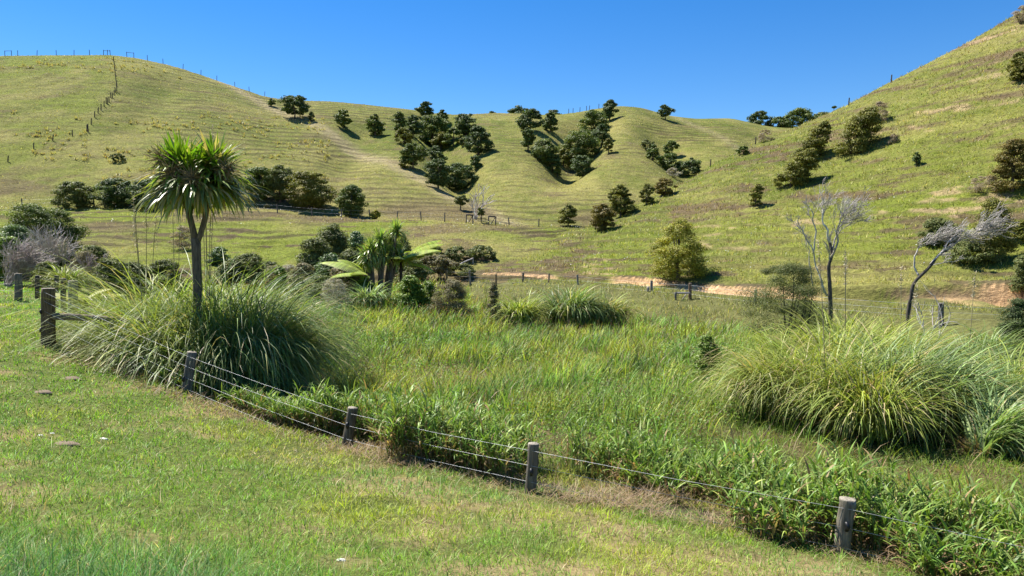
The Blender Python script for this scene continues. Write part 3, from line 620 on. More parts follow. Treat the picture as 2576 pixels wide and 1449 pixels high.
# ------------------------------------------------------------------ cabbage trees
def sword_head(G, rng, c, n, L, w, cols, skirt, wmul=1.0):
    g = rng.random(n); ang = 5+g**.8*(92+46*skirt)
    az = rng.random(n)*2*np.pi; lean = np.radians(ang+rng.normal(0, 7, n)).clip(0, 2.75)
    q = np.clip((ang-60)/70, 0, 1)
    LL = L*rng.uniform(.75, 1.12, n)*(.80+.28*np.clip(ang/80, 0, 1)); bend = np.radians(rng.uniform(2, 20, n)+rng.uniform(40, 95, n)*np.clip((ang-30)/55, 0, 1)); bend = np.minimum(bend, 2.95-lean)
    C = mixc(np.tile(cols[0], (n, 1)), cols[1], q); old = (rng.random(n) < .10+.18*q)
    C[old] = np.array(cols[2]); C = vary(C, n, .2, .08, rng)
    P = c+rng.normal(0, .05*L, (n, 3))+np.array([0, 0, 1.])*(.18*L*(1-g))[:, None]-np.array([0, 0, 1.])*(.22*L*q*skirt)[:, None]
    G.add(*blades(P, az, LL, w*rng.uniform(.75, 1.2, n), lean, bend, C, 5, twist=rng.uniform(-.5, .5, n), taper=2.2))
def dead_panicle(G, rng, c, r, n, col):
    p = rng.normal(size=(n, 3)); p /= np.linalg.norm(p, axis=1)[:, None]
    for q in p[:n]:
        G.add(*tube([c+q*r*.1, c+q*r*.6+rng.normal(0, .05*r, 3), c+q*r+rng.normal(0, .12*r, 3)], [.012, .008, .004], 3, False), vary(col, 1, .25, .05, rng))
def big_cabbage():
    D = 20.5; u0 = 495; P = at_depth(u0*K, D); rng = np.random.default_rng(11)
    o = thing('cabbage_tree', P, 'large cabbage tree with forked trunk rising from the left toetoe', 'tree')
    f = lambda u, v, dy=0: np.array([(u-u0)*K*D/FPX, dy, zat(v*K, D)-P[2]])
    T = Geo(); bk = (.13, .105, .075)
    T.add(*tube([f(495, 900)*[1, 1, 0]+[0, 0, -.4], f(494, 860), f(495, 780), f(496, 700), f(495, 640), f(494, 600)], [.15, .13, .115, .115, .12, .125], 10), bk)
    T.add(*tube([f(494, 612), f(488, 580), f(480, 545), f(462, 480), f(456, 440)], [.10, .085, .08, .07, .05], 9), bk)
    T.add(*tube([f(496, 612), f(506, 590), f(518, 550), f(530, 490), f(536, 432)], [.085, .075, .075, .065, .05], 9), bk)
    T.build('trunk', M_BARK, o, True)
    cols = ((.165, .285, .018), (.23, .27, .055), (.46, .39, .15))
    for nm, c, n in (('leaf_head', f(460, 444, -.1), 300), ('leaf_head', f(540, 440, .1), 320), ('leaf_head', f(500, 462, -.3), 170)):
        G = Geo(); sword_head(G, rng, c, n, 1.14, .118, cols, .6); G.build(nm, M_SWORD, o)
    G = Geo(); n = 260; az = rng.random(n)*6.283; top = f(500, 474); r = rng.uniform(.1, .6, n); hp = top+np.stack([np.cos(az)*r*1.3, np.sin(az)*r, rng.uniform(-.1, .2, n)], 1)
    C = mixc(np.tile((.16, .20, .05), (n, 1)), (.36, .31, .14), (rng.random(n) < .35)*1.0)
    G.add(*blades(hp, az, rng.uniform(1.0, 1.5, n), .11, np.radians(rng.uniform(70, 115, n)), np.radians(rng.uniform(40, 75, n)), vary(C, n, .25, .06, rng), 5, twist=rng.uniform(-.5, .5, n), taper=2.2)); G.build('hanging_leaves', M_SWORD, o)
    G = Geo()
    for u, v, dy in ((465, 440, -.75), (430, 405, -.5), (590, 430, -.4), (520, 455, -.8)): dead_panicle(G, rng, f(u, v, dy), .42, 90, (.22, .17, .085))
    G.build('dry_flower_stalk', M_TWIG, o)
big_cabbage()
def far_cabbages():
    D = 47; rng = np.random.default_rng(13)
    cols = ((.27, .37, .085), (.37, .39, .12), (.52, .45, .21))
    spec = [('left cabbage tree of the far clump with drooping straw skirt', 934, 640, [(934, 636), (924, 655)], 940),
            ('second cabbage tree of the far clump, dark trunk', 958, 625, [(958, 614), (966, 645)], 955),
            ('tallest cabbage tree of the far clump with one small high head', 1000, 600, [(998, 585)], 975),
            ('right cabbage tree of the far clump with pale leaning trunk', 985, 620, [(985, 615), (1005, 650)], 968)]
    for i, (lb, u, v, heads, ub) in enumerate(spec):
        P = at_depth(ub*K, D+i*.4); d = P[1]; o = thing('cabbage_tree', P, lb, 'tree', 'far cabbage trees')
        f = lambda a, b, dy=0: np.array([(a-ub)*K*d/FPX, dy, zat(b*K, d)-P[2]])
        T = Geo()
        for a, b in heads:
            e = f(a, b); T.add(*tube([np.array([0, 0, -.3]), e*[.35, 1, .4], e*[.75, 1, .8], e], [.17, .14, .11, .08], 7), (.13, .105, .085))
        T.build('trunk', M_BARK, o, True)
        for a, b in heads:
            G = Geo(); sword_head(G, rng, f(a, b), 210, 1.1 if b != 585 else .95, .10, cols, .3); G.build('leaf_head', M_SWORD, o)
far_cabbages()
def fern(label, u, v, depth, fronds, col, L0, seed, hh=None):
    rng = np.random.default_rng(seed); P = at_depth(u*K, depth); o = thing('tree_fern', P, label, 'fern', 'ferns'); h = hh if hh else zat(v*K, depth)-P[2]
    T = Geo(); T.add(*tube([[0, 0, -.2], [.03, 0, h*.5], [0, 0, h]], [.13, .10, .09], 7), (.06, .045, .035)); T.build('trunk', M_BARK, o, True)
    for az, ln, lean in fronds:
        n = 13; d = np.array([math.cos(az), math.sin(az), 0]); p = np.array([0, 0, h]); pts = [p]; Lk = L0*ln
        for i in range(n):
            a = lean+.9*(i/n)**1.2; p = p+Lk/n*(math.sin(a)*d+math.cos(a)*np.array([0, 0, 1.])); pts.append(p)
        pts = np.array(pts); G = Geo(); G.add(*tube(pts, np.linspace(.02, .005, n+1), 4), np.array(col)*.8)
        m = 34; tt = np.linspace(.12, .98, m); base = np.stack([np.interp(tt, np.linspace(0, 1, n+1), pts[:, k]) for k in range(3)], 1)
        for sgn in (-1, 1):
            ll = Lk*.30*np.sin(np.pi*np.clip(tt*.86+.12, 0, 1))**.8
            G.add(*blades(base, np.full(m, az+sgn*1.25), ll, ll*.30, np.full(m, 1.75), np.full(m, .5), vary(col, m, .12, .05, rng), 3, twist=np.zeros(m)+.0))
        G.build('frond', M_GRASS, o)
FC = (.38, .46, .075)
fern('bright tree fern with spreading fronds right of the far cabbage trees', 1008, 660, 48.5, [(-.1, 1, .8), (.5, .9, .9), (-.8, .8, 1.0), (1.4, .8, .9), (3.3, .8, 1.2), (-1.6, .8, 1.1), (.15, .75, 1.5), (-.4, 1, .95), (.2, 1, .7)], FC, 3.1, 31)
fern('bright tree fern left of the far cabbage trees', 920, 690, 45.5, [(3.2, 1, .95), (2.7, .8, .8), (3.7, .8, 1.3), (-1.9, .6, 1.2), (1.9, .7, .8)], FC, 2.9, 32)
fern('yellow-green bracken behind the left brace rail', 212, 722, 25.5, [(-.3, 1, .8), (.3, 1, 1.0), (2.8, .9, .9), (3.5, .9, .9), (-1.2, .9, .9), (-2, .9, 1), (1.2, .8, .7), (4.4, .8, 1.1)], (.36, .37, .035), 1.3, 33, .75)

# ------------------------------------------------------------------ toetoe: big arching tussocks
def toetoe(label, u, depth, Ht, n, cols, wind=0.0, group='toetoe tussocks', wd=.024, spread=.35, stalks=0, seed=0, straw=.07):
    Ht *= {GTL: 1.28, GTR: 1.14, GTM: 1.15}.get(group, .8); n = int(n*(1.5 if group == GTL else 1.1))
    rng = np.random.default_rng(seed+int(u)); P = at_depth(u*K, depth); o = thing('toetoe_tussock', P, label, 'tussock', group)
    n = int(n*1.05); wd = wd*1.5; m = 9; ta = rng.random(m)*6.283; tr = rng.random(m)**.6*spread*Ht*.85; th = rng.uniform(.62, 1.08, m); tl = rng.uniform(.78, 1.2, m); th[0] = 1.05; tr[0] *= .3
    k = rng.integers(0, m, n); az = np.where(rng.random(n) < .45, ta[k]+rng.normal(0, .9, n), rng.random(n)*6.283); g = .12+.88*rng.random(n)
    p = np.stack([np.cos(ta[k])*tr[k]+rng.normal(0, .07*Ht, n), np.sin(ta[k])*tr[k]+rng.normal(0, .07*Ht, n), -.05+0*az], 1)
    if wind: az = np.arctan2(np.sin(az), np.cos(az)+wind)
    L = Ht*th[k]*rng.uniform(.85, 1.45, n); lean = np.radians(1+g*34); bend = np.radians(rng.uniform(95, 178, n)*(.75+.3*g)); bend = np.minimum(bend, 3.05-lean)
    C = mixc(np.tile(cols[0], (n, 1)), cols[1], rng.random(n))*tl[k][:, None]; C[rng.random(n) < straw] = (.48, .40, .20); C = vary(C, n, .22, .05, rng)
    G = Geo(); G.add(*blades(p, az, L, wd*rng.uniform(.6, 1.35, n), lean, bend, C, 9, taper=2.4, bexp=1.75)); G.build('leaves', M_REED, o)
    m = n//4; a = rng.random(m)*2*np.pi; rr = rng.random(m)**.5*spread*Ht*.7; q = np.stack([np.cos(a)*rr, np.sin(a)*rr, -.05+0*a], 1)
    G = Geo(); G.add(*blades(q, a+rng.normal(0, .6, m), Ht*rng.uniform(.25, .6, m), wd*1.1, np.radians(rng.uniform(30, 80, m)), np.radians(rng.uniform(20, 80, m)), vary((.30, .225, .115), m, .25, .05, rng), 4)); G.build('dead_leaves', M_REED, o)
    for i in range(stalks):
        a = rng.random()*6.28; h = Ht*rng.uniform(1.25, 1.75); e = np.array([math.cos(a)*.3+wind*.3, math.sin(a)*.3, h])*[1, 1, 1]
        S = Geo(); S.add(*tube([[0, 0, 0], e*[.35, .35, .5], e*[.8, .8, .88], e], [.014, .011, .008, .005], 5), (.30, .25, .14))
        k = 60; zt = rng.random(k); pp = e*(.8+.2*zt)[:, None]+rng.normal(0, .03, (k, 3))
        S.add(*leaves(pp, rng.normal(size=(k, 3)), .10*rng.uniform(.6, 1.3, k), vary((.42, .36, .24), k, .15, .03, rng), .25, rng)); S.build('flower_stalk', M_TWIG, o)
LG = ((.19, .26, .042), (.36, .39, .085)); DG = ((.125, .20, .055), (.23, .295, .09)); BG = ((.165, .25, .09), (.28, .36, .14))
GTL, GTR, GTM = 'toetoe tussocks round the cabbage tree', 'toetoe tussocks at the right', 'toetoe tussocks in the middle of the hollow'
toetoe('light green arching tussock at the left end of the clump round the cabbage tree', 365, 21.5, 2.6, 1700, LG, .1, GTL, seed=1, stalks=4)
toetoe('bright tussock in front left of the cabbage tree, over the fence', 425, 20.4, 2.5, 1800, LG, .0, GTL, seed=2)
toetoe('tall tussock behind the cabbage tree trunk with dark flower stalks', 520, 22.2, 3.5, 2000, DG, .15, GTL, seed=3, stalks=6)
toetoe('dark shaded tussock at the foot of the cabbage tree, right side', 570, 20.2, 2.5, 2000, DG, .25, GTL, seed=4)
toetoe('pale tussock blown right, at the right end of the cabbage tree clump', 655, 21.6, 2.7, 2000, LG, .6, GTL, seed=5, straw=.2)
toetoe('small tussock drooping over the wire right of the leaning post', 650, 19.4, 1.5, 1000, DG, .45, GTL, seed=6)
toetoe('tussock filling the gap behind the left end of the cabbage tree clump', 440, 23.5, 3.2, 1600, LG, .1, GTL, seed=7, stalks=2)
toetoe('yellowish tussock at the left front of the right thicket', 1950, 19.0, 1.9, 1300, LG, .1, GTR, seed=8, straw=.22)
toetoe('yellow-green tussock in front of the wide-topped shrub stems', 1985, 22.0, 2.0, 1200, LG, .15, GTR, seed=25)
toetoe('tall yellow-green tussock in the left part of the right thicket', 2085, 18.0, 2.25, 1700, LG, .15, GTR, seed=9, straw=.12, stalks=1)
toetoe('drooping tussock at the front centre of the right thicket', 2180, 16.8, 1.85, 1500, LG, .1, GTR, seed=10, straw=.14)
toetoe('back left tussock of the right thicket, against the dead tree', 2130, 21.5, 2.4, 1300, LG, .25, GTR, seed=11, stalks=2)
toetoe('central blue-green tussock of the right thicket', 2275, 18.2, 2.2, 1700, BG, .45, GTR, seed=12)
toetoe('back tussock below the leaning dead tree', 2270, 22.5, 2.1, 1200, LG, .4, GTR, seed=13, stalks=2)
toetoe('blue-green tussock sweeping right in front of the right thicket', 2400, 16.8, 1.75, 1600, BG, .8, GTR, seed=14)
toetoe('low glossy tussock at the lower right, leaves swept to the edge', 2500, 15.2, 1.35, 1500, BG, 1.0, GTR, seed=15)
toetoe('mid green tussock at the right edge of the thicket', 2560, 18.3, 1.75, 1300, LG, .7, GTR, seed=16)
toetoe('far tussock right of the leaning dead tree', 2440, 21.5, 1.85, 1200, BG, .6, GTR, seed=17, stalks=1)
toetoe('dark tussock by the post at the right back of the thicket', 2480, 25.5, 1.7, 900, DG, .3, GTR, seed=18)
toetoe('left small tussock behind the wet hollow', 1305, 41, 1.7, 700, LG, .3, GTM, .045, seed=19)
toetoe('dark green middle tussock behind the wet hollow', 1425, 42, 2.2, 900, DG, .4, GTM, .045, seed=20)
toetoe('straw coloured tussock at the right of the middle ones', 1520, 42.5, 1.9, 800, LG, .5, GTM, .045, seed=21, straw=.35)
toetoe('small tussock at the foot of the far cabbage trees', 925, 43.5, 1.6, 700, BG, .3, GTM, .045, seed=22)
toetoe('tussock beside the foot of the tall pale dead tree', 2135, 27.5, 2.0, 800, LG, .2, GTR, .028, seed=23)
toetoe('green sedge tussock in the scrub behind the left posts', 165, 35, 1.7, 700, LG, .2, 'sedge', .035, seed=24, stalks=3)
# ------------------------------------------------------------------ fences
def post_geo(h, r, lean, col, sides=14, sink=.4, rng=RNG):
    G = Geo(); zz = np.array([-sink, 0, h*.3, h*.6, h*.9, h-.012, h]); q = np.clip(zz/h, 0, 1)
    rr = r*np.array([1.02, 1.03, 1.0, .985, .97, .965, .90])
    P = np.stack([lean[0]*q, lean[1]*q, zz], 1); P[1:5] += rng.normal(0, r*.05, (4, 3))*[1, 1, 0]
    V, F = tube(P, rr, sides)
    V[:, :2] += rng.normal(0, r*.02, (len(V), 2))
    C = vary(col, len(V), .12, .03, rng)
    top = V[:, 2] > h-.006; C[top] = np.array((.30, .265, .21)); C[V[:, 2] < h*.18] *= .7
    G.add(V, F, C); return G
class Fence:
    def __init__(f, name, label, group=None):
        f.name = name; f.label = label; f.o = None; f.tops = []
    def root(f, P):
        if f.o is None: f.o = thing(f.name, P, f.label, 'fence'); f.b = np.array(P, float)
    def post(f, P, h, r, lean=(0, 0), col=(.16, .14, .115), sides=14, insul=(), name='fence_post'):
        P = np.array(P, float); f.root(P)
        o = post_geo(h, r, lean, col, sides).build(name, M_POST, f.o, True); o.location = P-f.b
        for hz, side in insul:
            I = Geo(); q = np.array([lean[0]*hz/h+side*r*.55, lean[1]*hz/h-r*.95, hz])
            I.add(*tube([q+[0, .02, .045], q+[0, -.012, .04], q+[0, -.04, 0], q+[0, -.012, -.04], q+[0, .02, -.045]], [.018, .026, .03, .026, .018], 8))
            I.build('insulator', M_BLACK, o, True)
        f.tops.append((P, h, r, np.array([lean[0], lean[1], 0.])))
        return o
    def wire(f, drops, r=.004, idx=None, front=1.0):
        T = [f.tops[i] for i in (idx or range(len(f.tops)))]
        for dz in drops:
            pts = []
            for i, (P, h, rr, ln) in enumerate(T):
                k = (h-dz)/h; p = P+ln*k+np.array([0, -(rr+.006)*front, h-dz])
                if pts:
                    a = pts[-1]; m = (a+p)/2-np.array([0, 0, .025]); pts += [m]
                pts.append(p)
            G = Geo(); G.add(*tube(np.array(pts)-f.b, r, 5)); G.build('wire', M_WIRE, f.o, True)
    def rail(f, a, b, r=.06, col=(.17, .15, .125), name='rail', mat=None):
        a = np.array(a, float); b = np.array(b, float); G = Geo(); n = 5; t = np.linspace(0, 1, n)[:, None]
        P = a*(1-t)+b*t; P[1:-1] += RNG.normal(0, r*.12, (n-2, 3)); f.root(a)
        G.add(*tube(P-f.b, np.linspace(r, r*.85, n), 9), vary(col, 1, .1, .03)); G.build(name, mat or M_POST, f.o, True)
def W3(u, v, y): return np.array([(u*K-512)/FPX*y, y, zat(v*K, y)])
fr = Fence('wire_fence', 'front wire fence of weathered round posts along the lawn edge')
for i, (ub, ut, vt, y, r, col, ins) in enumerate([(117, 121, 725, 19.5, .165, (.145, .10, .055), ((.38, -1), (.85, -1))), (463, 479, 885, 17.2, .11, (.15, .135, .115), ((.35, -1),)),
        (868, 885, 1025, 14.2, .10, (.13, .11, .08), ((.42, -.6),)), (1334, 1343, 1115, 11.6, .09, (.16, .14, .105), ((.35, -.2),)), (2131, 2142, 1254, 9.1, .098, (.19, .165, .125), ((.36, -.4),)), (3700, 3700, 1560, 6.4, .11, (.2, .19, .17), ())]):
    P = at_depth(ub*K, y); h = zat(vt*K, y)-P[2]
    fr.post(P, h, r, ((ut-ub)*K*y/FPX, 0), col, 18, ins)
fr.wire((.10, .33, .58, .82), .0026)
A = fr.tops[0][0]
fr.rail(W3(130, 796, 19.45), W3(360, 806, 20.2), .095, (.24, .195, .13), 'brace_rail')
q = W3(277, 806, 20.0); fr.rail(q, np.array([q[0]+.1, q[1], H(q[0], q[1])-.2]), .05, (.12, .10, .08), 'prop')
lf = Fence('wire_fence', 'fence of dark posts behind the front corner post at left')
for ub, vt, y, r, col, nm in [(181, 706, 24.0, .145, (.23, .20, .17), 1), (157, 700, 24.6, .085, (.085, .07, .055), 1), (140, 693, 27.5, .075, (.07, .06, .05), 1), (92, 693, 30.5, .085, (.06, .052, .045), 1), (44, 688, 29.5, .135, (.14, .125, .105), 1), (-60, 690, 30.5, .09, (.10, .09, .075), 1)]:
    P = at_depth(ub*K, y); lf.post(P, zat(vt*K, y)-P[2], r, (.03, 0), col, 12)
lf.wire((.12, .38, .64), .0028, (2, 3, 4, 5)); lf.wire((.2, .5, .8), .0028, (0, 1, 2))
# fence below the clay bank, far side of the wet hollow
bf = Fence('wire_fence', 'fence line in front of the clay bank across the hollow')
fdep = lambda u, off: float(np.interp((u*K-512)/FPX, TG, R_FD))-off
for u, vt, off, r, col in [(1107, 682, 4, .08, (.2, .18, .15)), (1125, 680, 5, .085, (.27, .19, .09)), (1183, 680, 5, .08, (.27, .23, .17)), (1248, 690, 5, .08, (.25, .17, .09)), (1315, 695, 5, .09, (.2, .15, .1)), (1381, 700, 5, .075, (.26, .19, .12)),
        (1454, 705, 5, .08, (.26, .24, .2)), (1639, 709, 5, .10, (.24, .22, .18)), (1736, 712, 5, .115, (.18, .12, .075)), (1901, 728, 6, .085, (.2, .18, .16)), (2370, 762, 9, .13, (.12, .105, .09)), (2760, 775, 9, .12, (.14, .12, .1))]:
    y = fdep(u, off); P = at_depth(u*K, y); bf.post(P, max(.75, zat(vt*K, y)-P[2]), r, (RNG.normal(0, .03), 0), col, 10)
bf.wire((.15, .45, .75), .005)
y = fdep(1736, 5)-.2; bf.rail(W3(1735, 737, y), W3(1699, 737, y-.6), .07, (.33, .31, .28), 'brace_rail')
e = W3(1700, 737, y-.6); bf.rail(e+[0, 0, .06], [e[0], e[1], H(e[0], e[1])-.2], .085, (.15, .14, .125), 'prop')
e = W3(1727, 740, y); bf.rail(e, [e[0]-.35, e[1], H(e[0], e[1])-.1], .035, (.4, .38, .34), 'prop')
e = W3(1630, 722, fdep(1639, 5)-.3); bf.rail(e, [e[0], e[1], H(e[0], e[1])-.2], .10, (.28, .25, .22), 'prop')
y = fdep(1315, 5)-.15; bf.rail(W3(1313, 712, y), W3(1290, 713, y-.5), .06, (.22, .2, .18), 'brace_rail'); e = W3(1290, 713, y-.5); bf.rail(e+[0, 0, .05], [e[0], e[1], H(e[0], e[1])-.2], .07, (.13, .12, .11), 'prop')
gf = Fence('timber_frame', 'grey timber post and rail frame right of the far cabbage trees')
for u in (1051, 1068):
    P = at_depth(u*K, 58); gf.post(P, zat(680*K, 58)-P[2], .09, (0, 0), (.2, .19, .18), 8)
gf.rail(W3(1050, 683, 57.9), W3(1069, 683, 57.9), .07, (.3, .29, .28))
rf = Fence('rail_fence', 'sloping grey rail fence at the left end of the clay bank')
rail = [(1114, 686, 62.0), (1142, 671, 63.5), (1163, 663, 65.5), (1190, 652, 68.0)]
pts = []
for u, v, y in rail:
    P = at_depth(u*K, y); h = max(.6, zat(v*K, y)-P[2]); rf.post(P, h, .07, (0, 0), (.3, .28, .25), 8); pts.append(P+[0, -.09, h-.07])
for a, b in zip(pts[:-1], pts[1:]): rf.rail(a, b, .06, (.36, .34, .31))
def far_line(name, label, posts, depth=None, r=.11, hmin=.9, col=(.09, .075, .06), wires=()):
    f = Fence(name, label)
    for u, vt, vb in posts:
        if depth: P = at_depth(u*K, depth(u) if callable(depth) else depth)
        else: P = cast(u*K, vb*K)
        f.post(P, max(hmin, (vb-vt)*K*P[1]/FPX), r, (RNG.normal(0, .05), 0), col, 7)
    for d in wires: f.wire((d,), .006)
    return f
vf = far_line('wire_fence', 'long low fence along the valley terrace at the foot of the far hill', [(60, 522, 541), (150, 522, 541), (240, 522, 541), (268, 522, 541), (355, 522, 541), (445, 524, 543), (540, 528, 546), (627, 533, 549), (700, 536, 552), (787, 541, 554), (860, 545, 557), (932, 550, 563), (1000, 556, 566), (1060, 558, 569), (1119, 561, 572), (1173, 558, 570), (1190, 558, 570), (1229, 562, 575), (1246, 562, 575), (1281, 566, 578), (1355, 572, 583)],
        depth=lambda u: 92.5, hmin=1.1, r=.075, col=(.15, .13, .11), wires=(.15, .6))
for a in (15, 17):
    (P, h, r, l), (P2, h2, r2, l2) = vf.tops[a], vf.tops[a+1]; vf.rail(P+[0, -.1, h-.05], P2+[0, -.1, h2-.05], .10, (.09, .075, .06))
    vf.rail(P+[.3, -.12, .1], P2+[0, -.12, h2-.1], .05, (.09, .075, .06), 'brace')
zf = lambda L: [(a*.2529, 105.7+b*.2529, 105.7+c*.2529) for a, b, c in L]
hf = far_line('wire_fence', 'fence climbing straight up the face of the left hill', zf([(78, 1135, 1192), (335, 1005, 1062), (525, 925, 987), (720, 875, 937), (865, 822, 898), (878, 818, 895), (907, 760, 823), (942, 692, 752), (975, 650, 708), (1005, 620, 678), (1035, 592, 642), (1056, 552, 616), (1070, 556, 618), (1085, 545, 600), (1102, 530, 556), (1117, 508, 556), (1135, 484, 531), (1148, 455, 502), (1161, 432, 496), (1158, 388, 440), (1152, 330, 380), (1147, 280, 330), (1142, 230, 275), (1137, 190, 235), (1130, 150, 190)]), r=.08)
cre = lambda u: float(np.interp((u*K-512)/FPX, TG, BACK_CD))-1.0
sf = far_line('wire_fence', 'row of small posts along the skyline of the left hill', zf([(6, 103, 148), (45, 118, 148), (108, 100, 140), (172, 100, 140), (235, 114, 140), (424, 112, 140), (614, 112, 138), (788, 103, 132), (942, 103, 130), (1078, 112, 132), (1115, 97, 138), (1145, 115, 135), (1308, 142, 158), (1376, 146, 164), (1508, 178, 200), (1662, 220, 246), (1857, 284, 302), (2032, 334, 350), (2188, 378, 396), (2364, 444, 464), (2505, 480, 505)])+[(672, 236, 246)], depth=cre, hmin=1.15, r=.06)
for a, b, d in ((2, 3, .08), (9, 11, .2), (12, 13, .1)):
    (P, h, r, l), (P2, h2, r2, l2) = sf.tops[a], sf.tops[b]; sf.rail(P+[0, 0, h-d], P2+[0, 0, h2-d], .05, (.12, .11, .10))
mid = [((1800+a/2.787)*.7048, 211.4+b*.2529, 211.4+c*.2529) for a, b, c in [(635, 278, 302), (678, 265, 292), (745, 250, 274), (812, 232, 256), (838, 230, 252), (932, 202, 234)]]
far_line('wire_fence', 'short row of posts on the skyline left of the tall skyline conifer', mid, depth=cre, hmin=1.3, r=.08)
rc = lambda u: float(np.interp((u*K-512)/FPX, TG, R_CD))-1.0
far_line('wire_fence', 'scattered leaning posts along the crest of the near right hill', [(1784, 406, 424), (1896, 357, 371), (2127, 254, 266), (2232, 205, 212)], depth=rc, hmin=1.0, r=.08)
# ------------------------------------------------------------------ grass and herbs (uncountable cover)
def scatter(n, y0, y1, p=1.0, ulo=-70, uhi=1094):
    y = (y0**p+(y1**p-y0**p)*RNG.random(n))**(1/p); u = RNG.uniform(ulo, uhi, n)
    return (u-512)/FPX*y, y
def stuff(name, label, cat, G, mat):
    o = G.build(name, mat); return tag(o, label, cat, None, 'stuff')
def g3(x, y, dz=-.015): return np.stack([x, y, land(x, y)[0]+dz], 1)
# lawn on this side of the fence
x, y = scatter(430000, 3.9, 40, .9); s, w = fence_sw(x, y)
k = (s < .35+.5*RNG.random(len(s))) & (RNG.random(len(s)) < .45+.9*sstep(.22, .55, vnoise(x*6.5, y*5, 101)*.6+.4*vnoise(x*14, y*11, 102))); x, y, s = x[k], y[k], s[k]; n = len(x)
a = fbm(x*.55, y*.55, 100, 3); b = fbm(x*1.7, y*1.7, 103, 2); c3 = vnoise(x*.22, y*.22, 107)
u_ = 512+FPX*x/y
lushc = sstep(-.8, -2.4, x)*sstep(7.0, 5.2, y)           # longer bluish grass close by, left
C = mixc(np.tile((.185, .335, .036), (n, 1)), (.335, .400, .042), sstep(.42, .72, a+.25*(c3-.5)))
C = mixc(C, (.115, .265, .065), np.clip(lushc+sstep(.62, .75, c3)*.7, 0, 1))
dryp = np.clip(sstep(.63, .76, b*.55+a*.45+.05*sstep(6, 14, y)), 0, 1); dead = RNG.random(n) < .08+.55*dryp
C[dead] = (.46, .38, .20); tuf = .72+.56*vnoise(x*9, y*7, 109); C = vary(C*tuf[:, None], n, .28, .08)
pw = np.maximum(.005, y/FPX*.9)*RNG.uniform(.6, 1.35, n)
L = (.065+.10*RNG.random(n)**2)*(.6+.8*vnoise(x*6.5, y*5, 101))*(1+1.5*lushc)*(1-.45*dryp)*(.75+.6*a)
G = Geo(); G.add(*blades(g3(x, y), RNG.random(n)*6.283, L, pw, np.radians(RNG.uniform(5, 62, n)), np.radians(RNG.uniform(10, 70, n)), C, 2))
n2 = 2600; x, y = scatter(n2, 4.2, 16, 1); s, w = fence_sw(x, y); k = s < .2; x, y = x[k], y[k]; n2 = len(x)     # straws
G.add(*blades(g3(x, y), RNG.random(n2)*6.283, RNG.uniform(.12, .34, n2), np.maximum(.003, y/FPX*.55), np.radians(RNG.uniform(25, 84, n2)), np.radians(RNG.uniform(0, 40, n2)), vary((.46, .40, .20), n2, .2), 3))
stuff('lawn_grass', 'short patchy green lawn grass on the near side of the wire fence', 'grass', G, M_GRASS)
# low meadow and ground herbs across the hollow
x, y = scatter(430000, 7.0, 62, .75); s, w = fence_sw(x, y); lay = land(x, y)[1]
k = (s > .9) & (lay == 0); x, y, s = x[k], y[k], s[k]; n = len(x)
a = fbm(x*.30, y*.30, 120, 3); b = fbm(x*1.1, y*1.1, 123, 2)
C = mixc(np.tile((.155, .245, .028), (n, 1)), (.275, .305, .042), sstep(.40, .65, a)); C = mixc(C, (.28, .31, .045), sstep(30, 46, y)*.8)
dead = RNG.random(n) < .10+.25*sstep(.55, .7, b); C[dead] = (.27, .19, .095); C = vary(C*(.6+.75*vnoise(x*2.0, y*2.0, 128))[:, None], n, .32, .08)
pw = np.maximum(.007, y/FPX*.85)*RNG.uniform(.6, 1.2, n); L = RNG.uniform(.10, .32, n)*(.5+1.0*vnoise(x*2.2, y*1.8, 126))*(1+.5*sstep(25, 50, y))
G = Geo(); G.add(*blades(g3(x, y), RNG.random(n)*6.283, L, pw, np.radians(RNG.uniform(10, 70, n)), np.radians(RNG.uniform(10, 80, n)), C, 2))
stuff('meadow_grass', 'low mixed green and brownish meadow grass covering the floor of the hollow', 'grass', G, M_GRASS)
# rushes in the wet middle
x, y = scatter(230000, 9.0, 58, .8); s, w = fence_sw(x, y); u_ = (512+FPX*x/y)/K
cl = fbm(x*.35, y*.35, 140, 3)
zone = sstep(4.2, 7.5, s+2.5*(cl-.5)+.9*np.clip((1500-u_)/500, -1, 1.2))*(1-.85*sstep(1650, 1850, u_+200*(cl-.5))*(1-.6*sstep(24, 30, y)))*(1-.5*sstep(42, 54, y))
k = (RNG.random(len(x)) < zone*(.05+.70*sstep(.38, .6, vnoise(x*1.3, y*1.1, 149)*.5+cl*.5))) & (land(x, y)[1] == 0); x, y, cl = x[k], y[k], cl[k]; n = len(x)
C = mixc(np.tile((.170, .290, .055), (n, 1)), (.34, .39, .060), sstep(.35, .65, fbm(x*.5, y*.5, 144, 2))); old = RNG.random(n) < .12; C[old] = (.30, .25, .13); C = vary(C*(.5+.8*vnoise(x*1.6, y*1.6, 148))[:, None], n, .34, .08)
L = RNG.uniform(.40, 1.0, n)*(.7+.6*cl); az = np.where(RNG.random(n) < .4, RNG.normal(.25, .6, n), RNG.random(n)*6.283)
pw = np.maximum(.009, y/FPX*.8)*RNG.uniform(.6, 1.4, n)
G = Geo(); P = g3(x, y); G.add(*blades(P, az, L, pw, np.radians(RNG.uniform(2, 34, n)), np.radians(RNG.uniform(5, 70, n)), C, 3, taper=3))
m = n//3; kk = RNG.choice(n, m, False); hp = P[kk]+np.stack([.28*L[kk]*np.cos(az[kk]), .28*L[kk]*np.sin(az[kk]), L[kk]*.80], 1)   # brown seed heads
G.add(*leaves(hp, RNG.normal(size=(m, 3)), np.maximum(.035, y[kk]/FPX*1.25), vary((.26, .12, .06), m, .25), .6))
stuff('rushes', 'dense green rushes with small brown seed heads filling the wet hollow', 'rushes', G, M_GRASS)
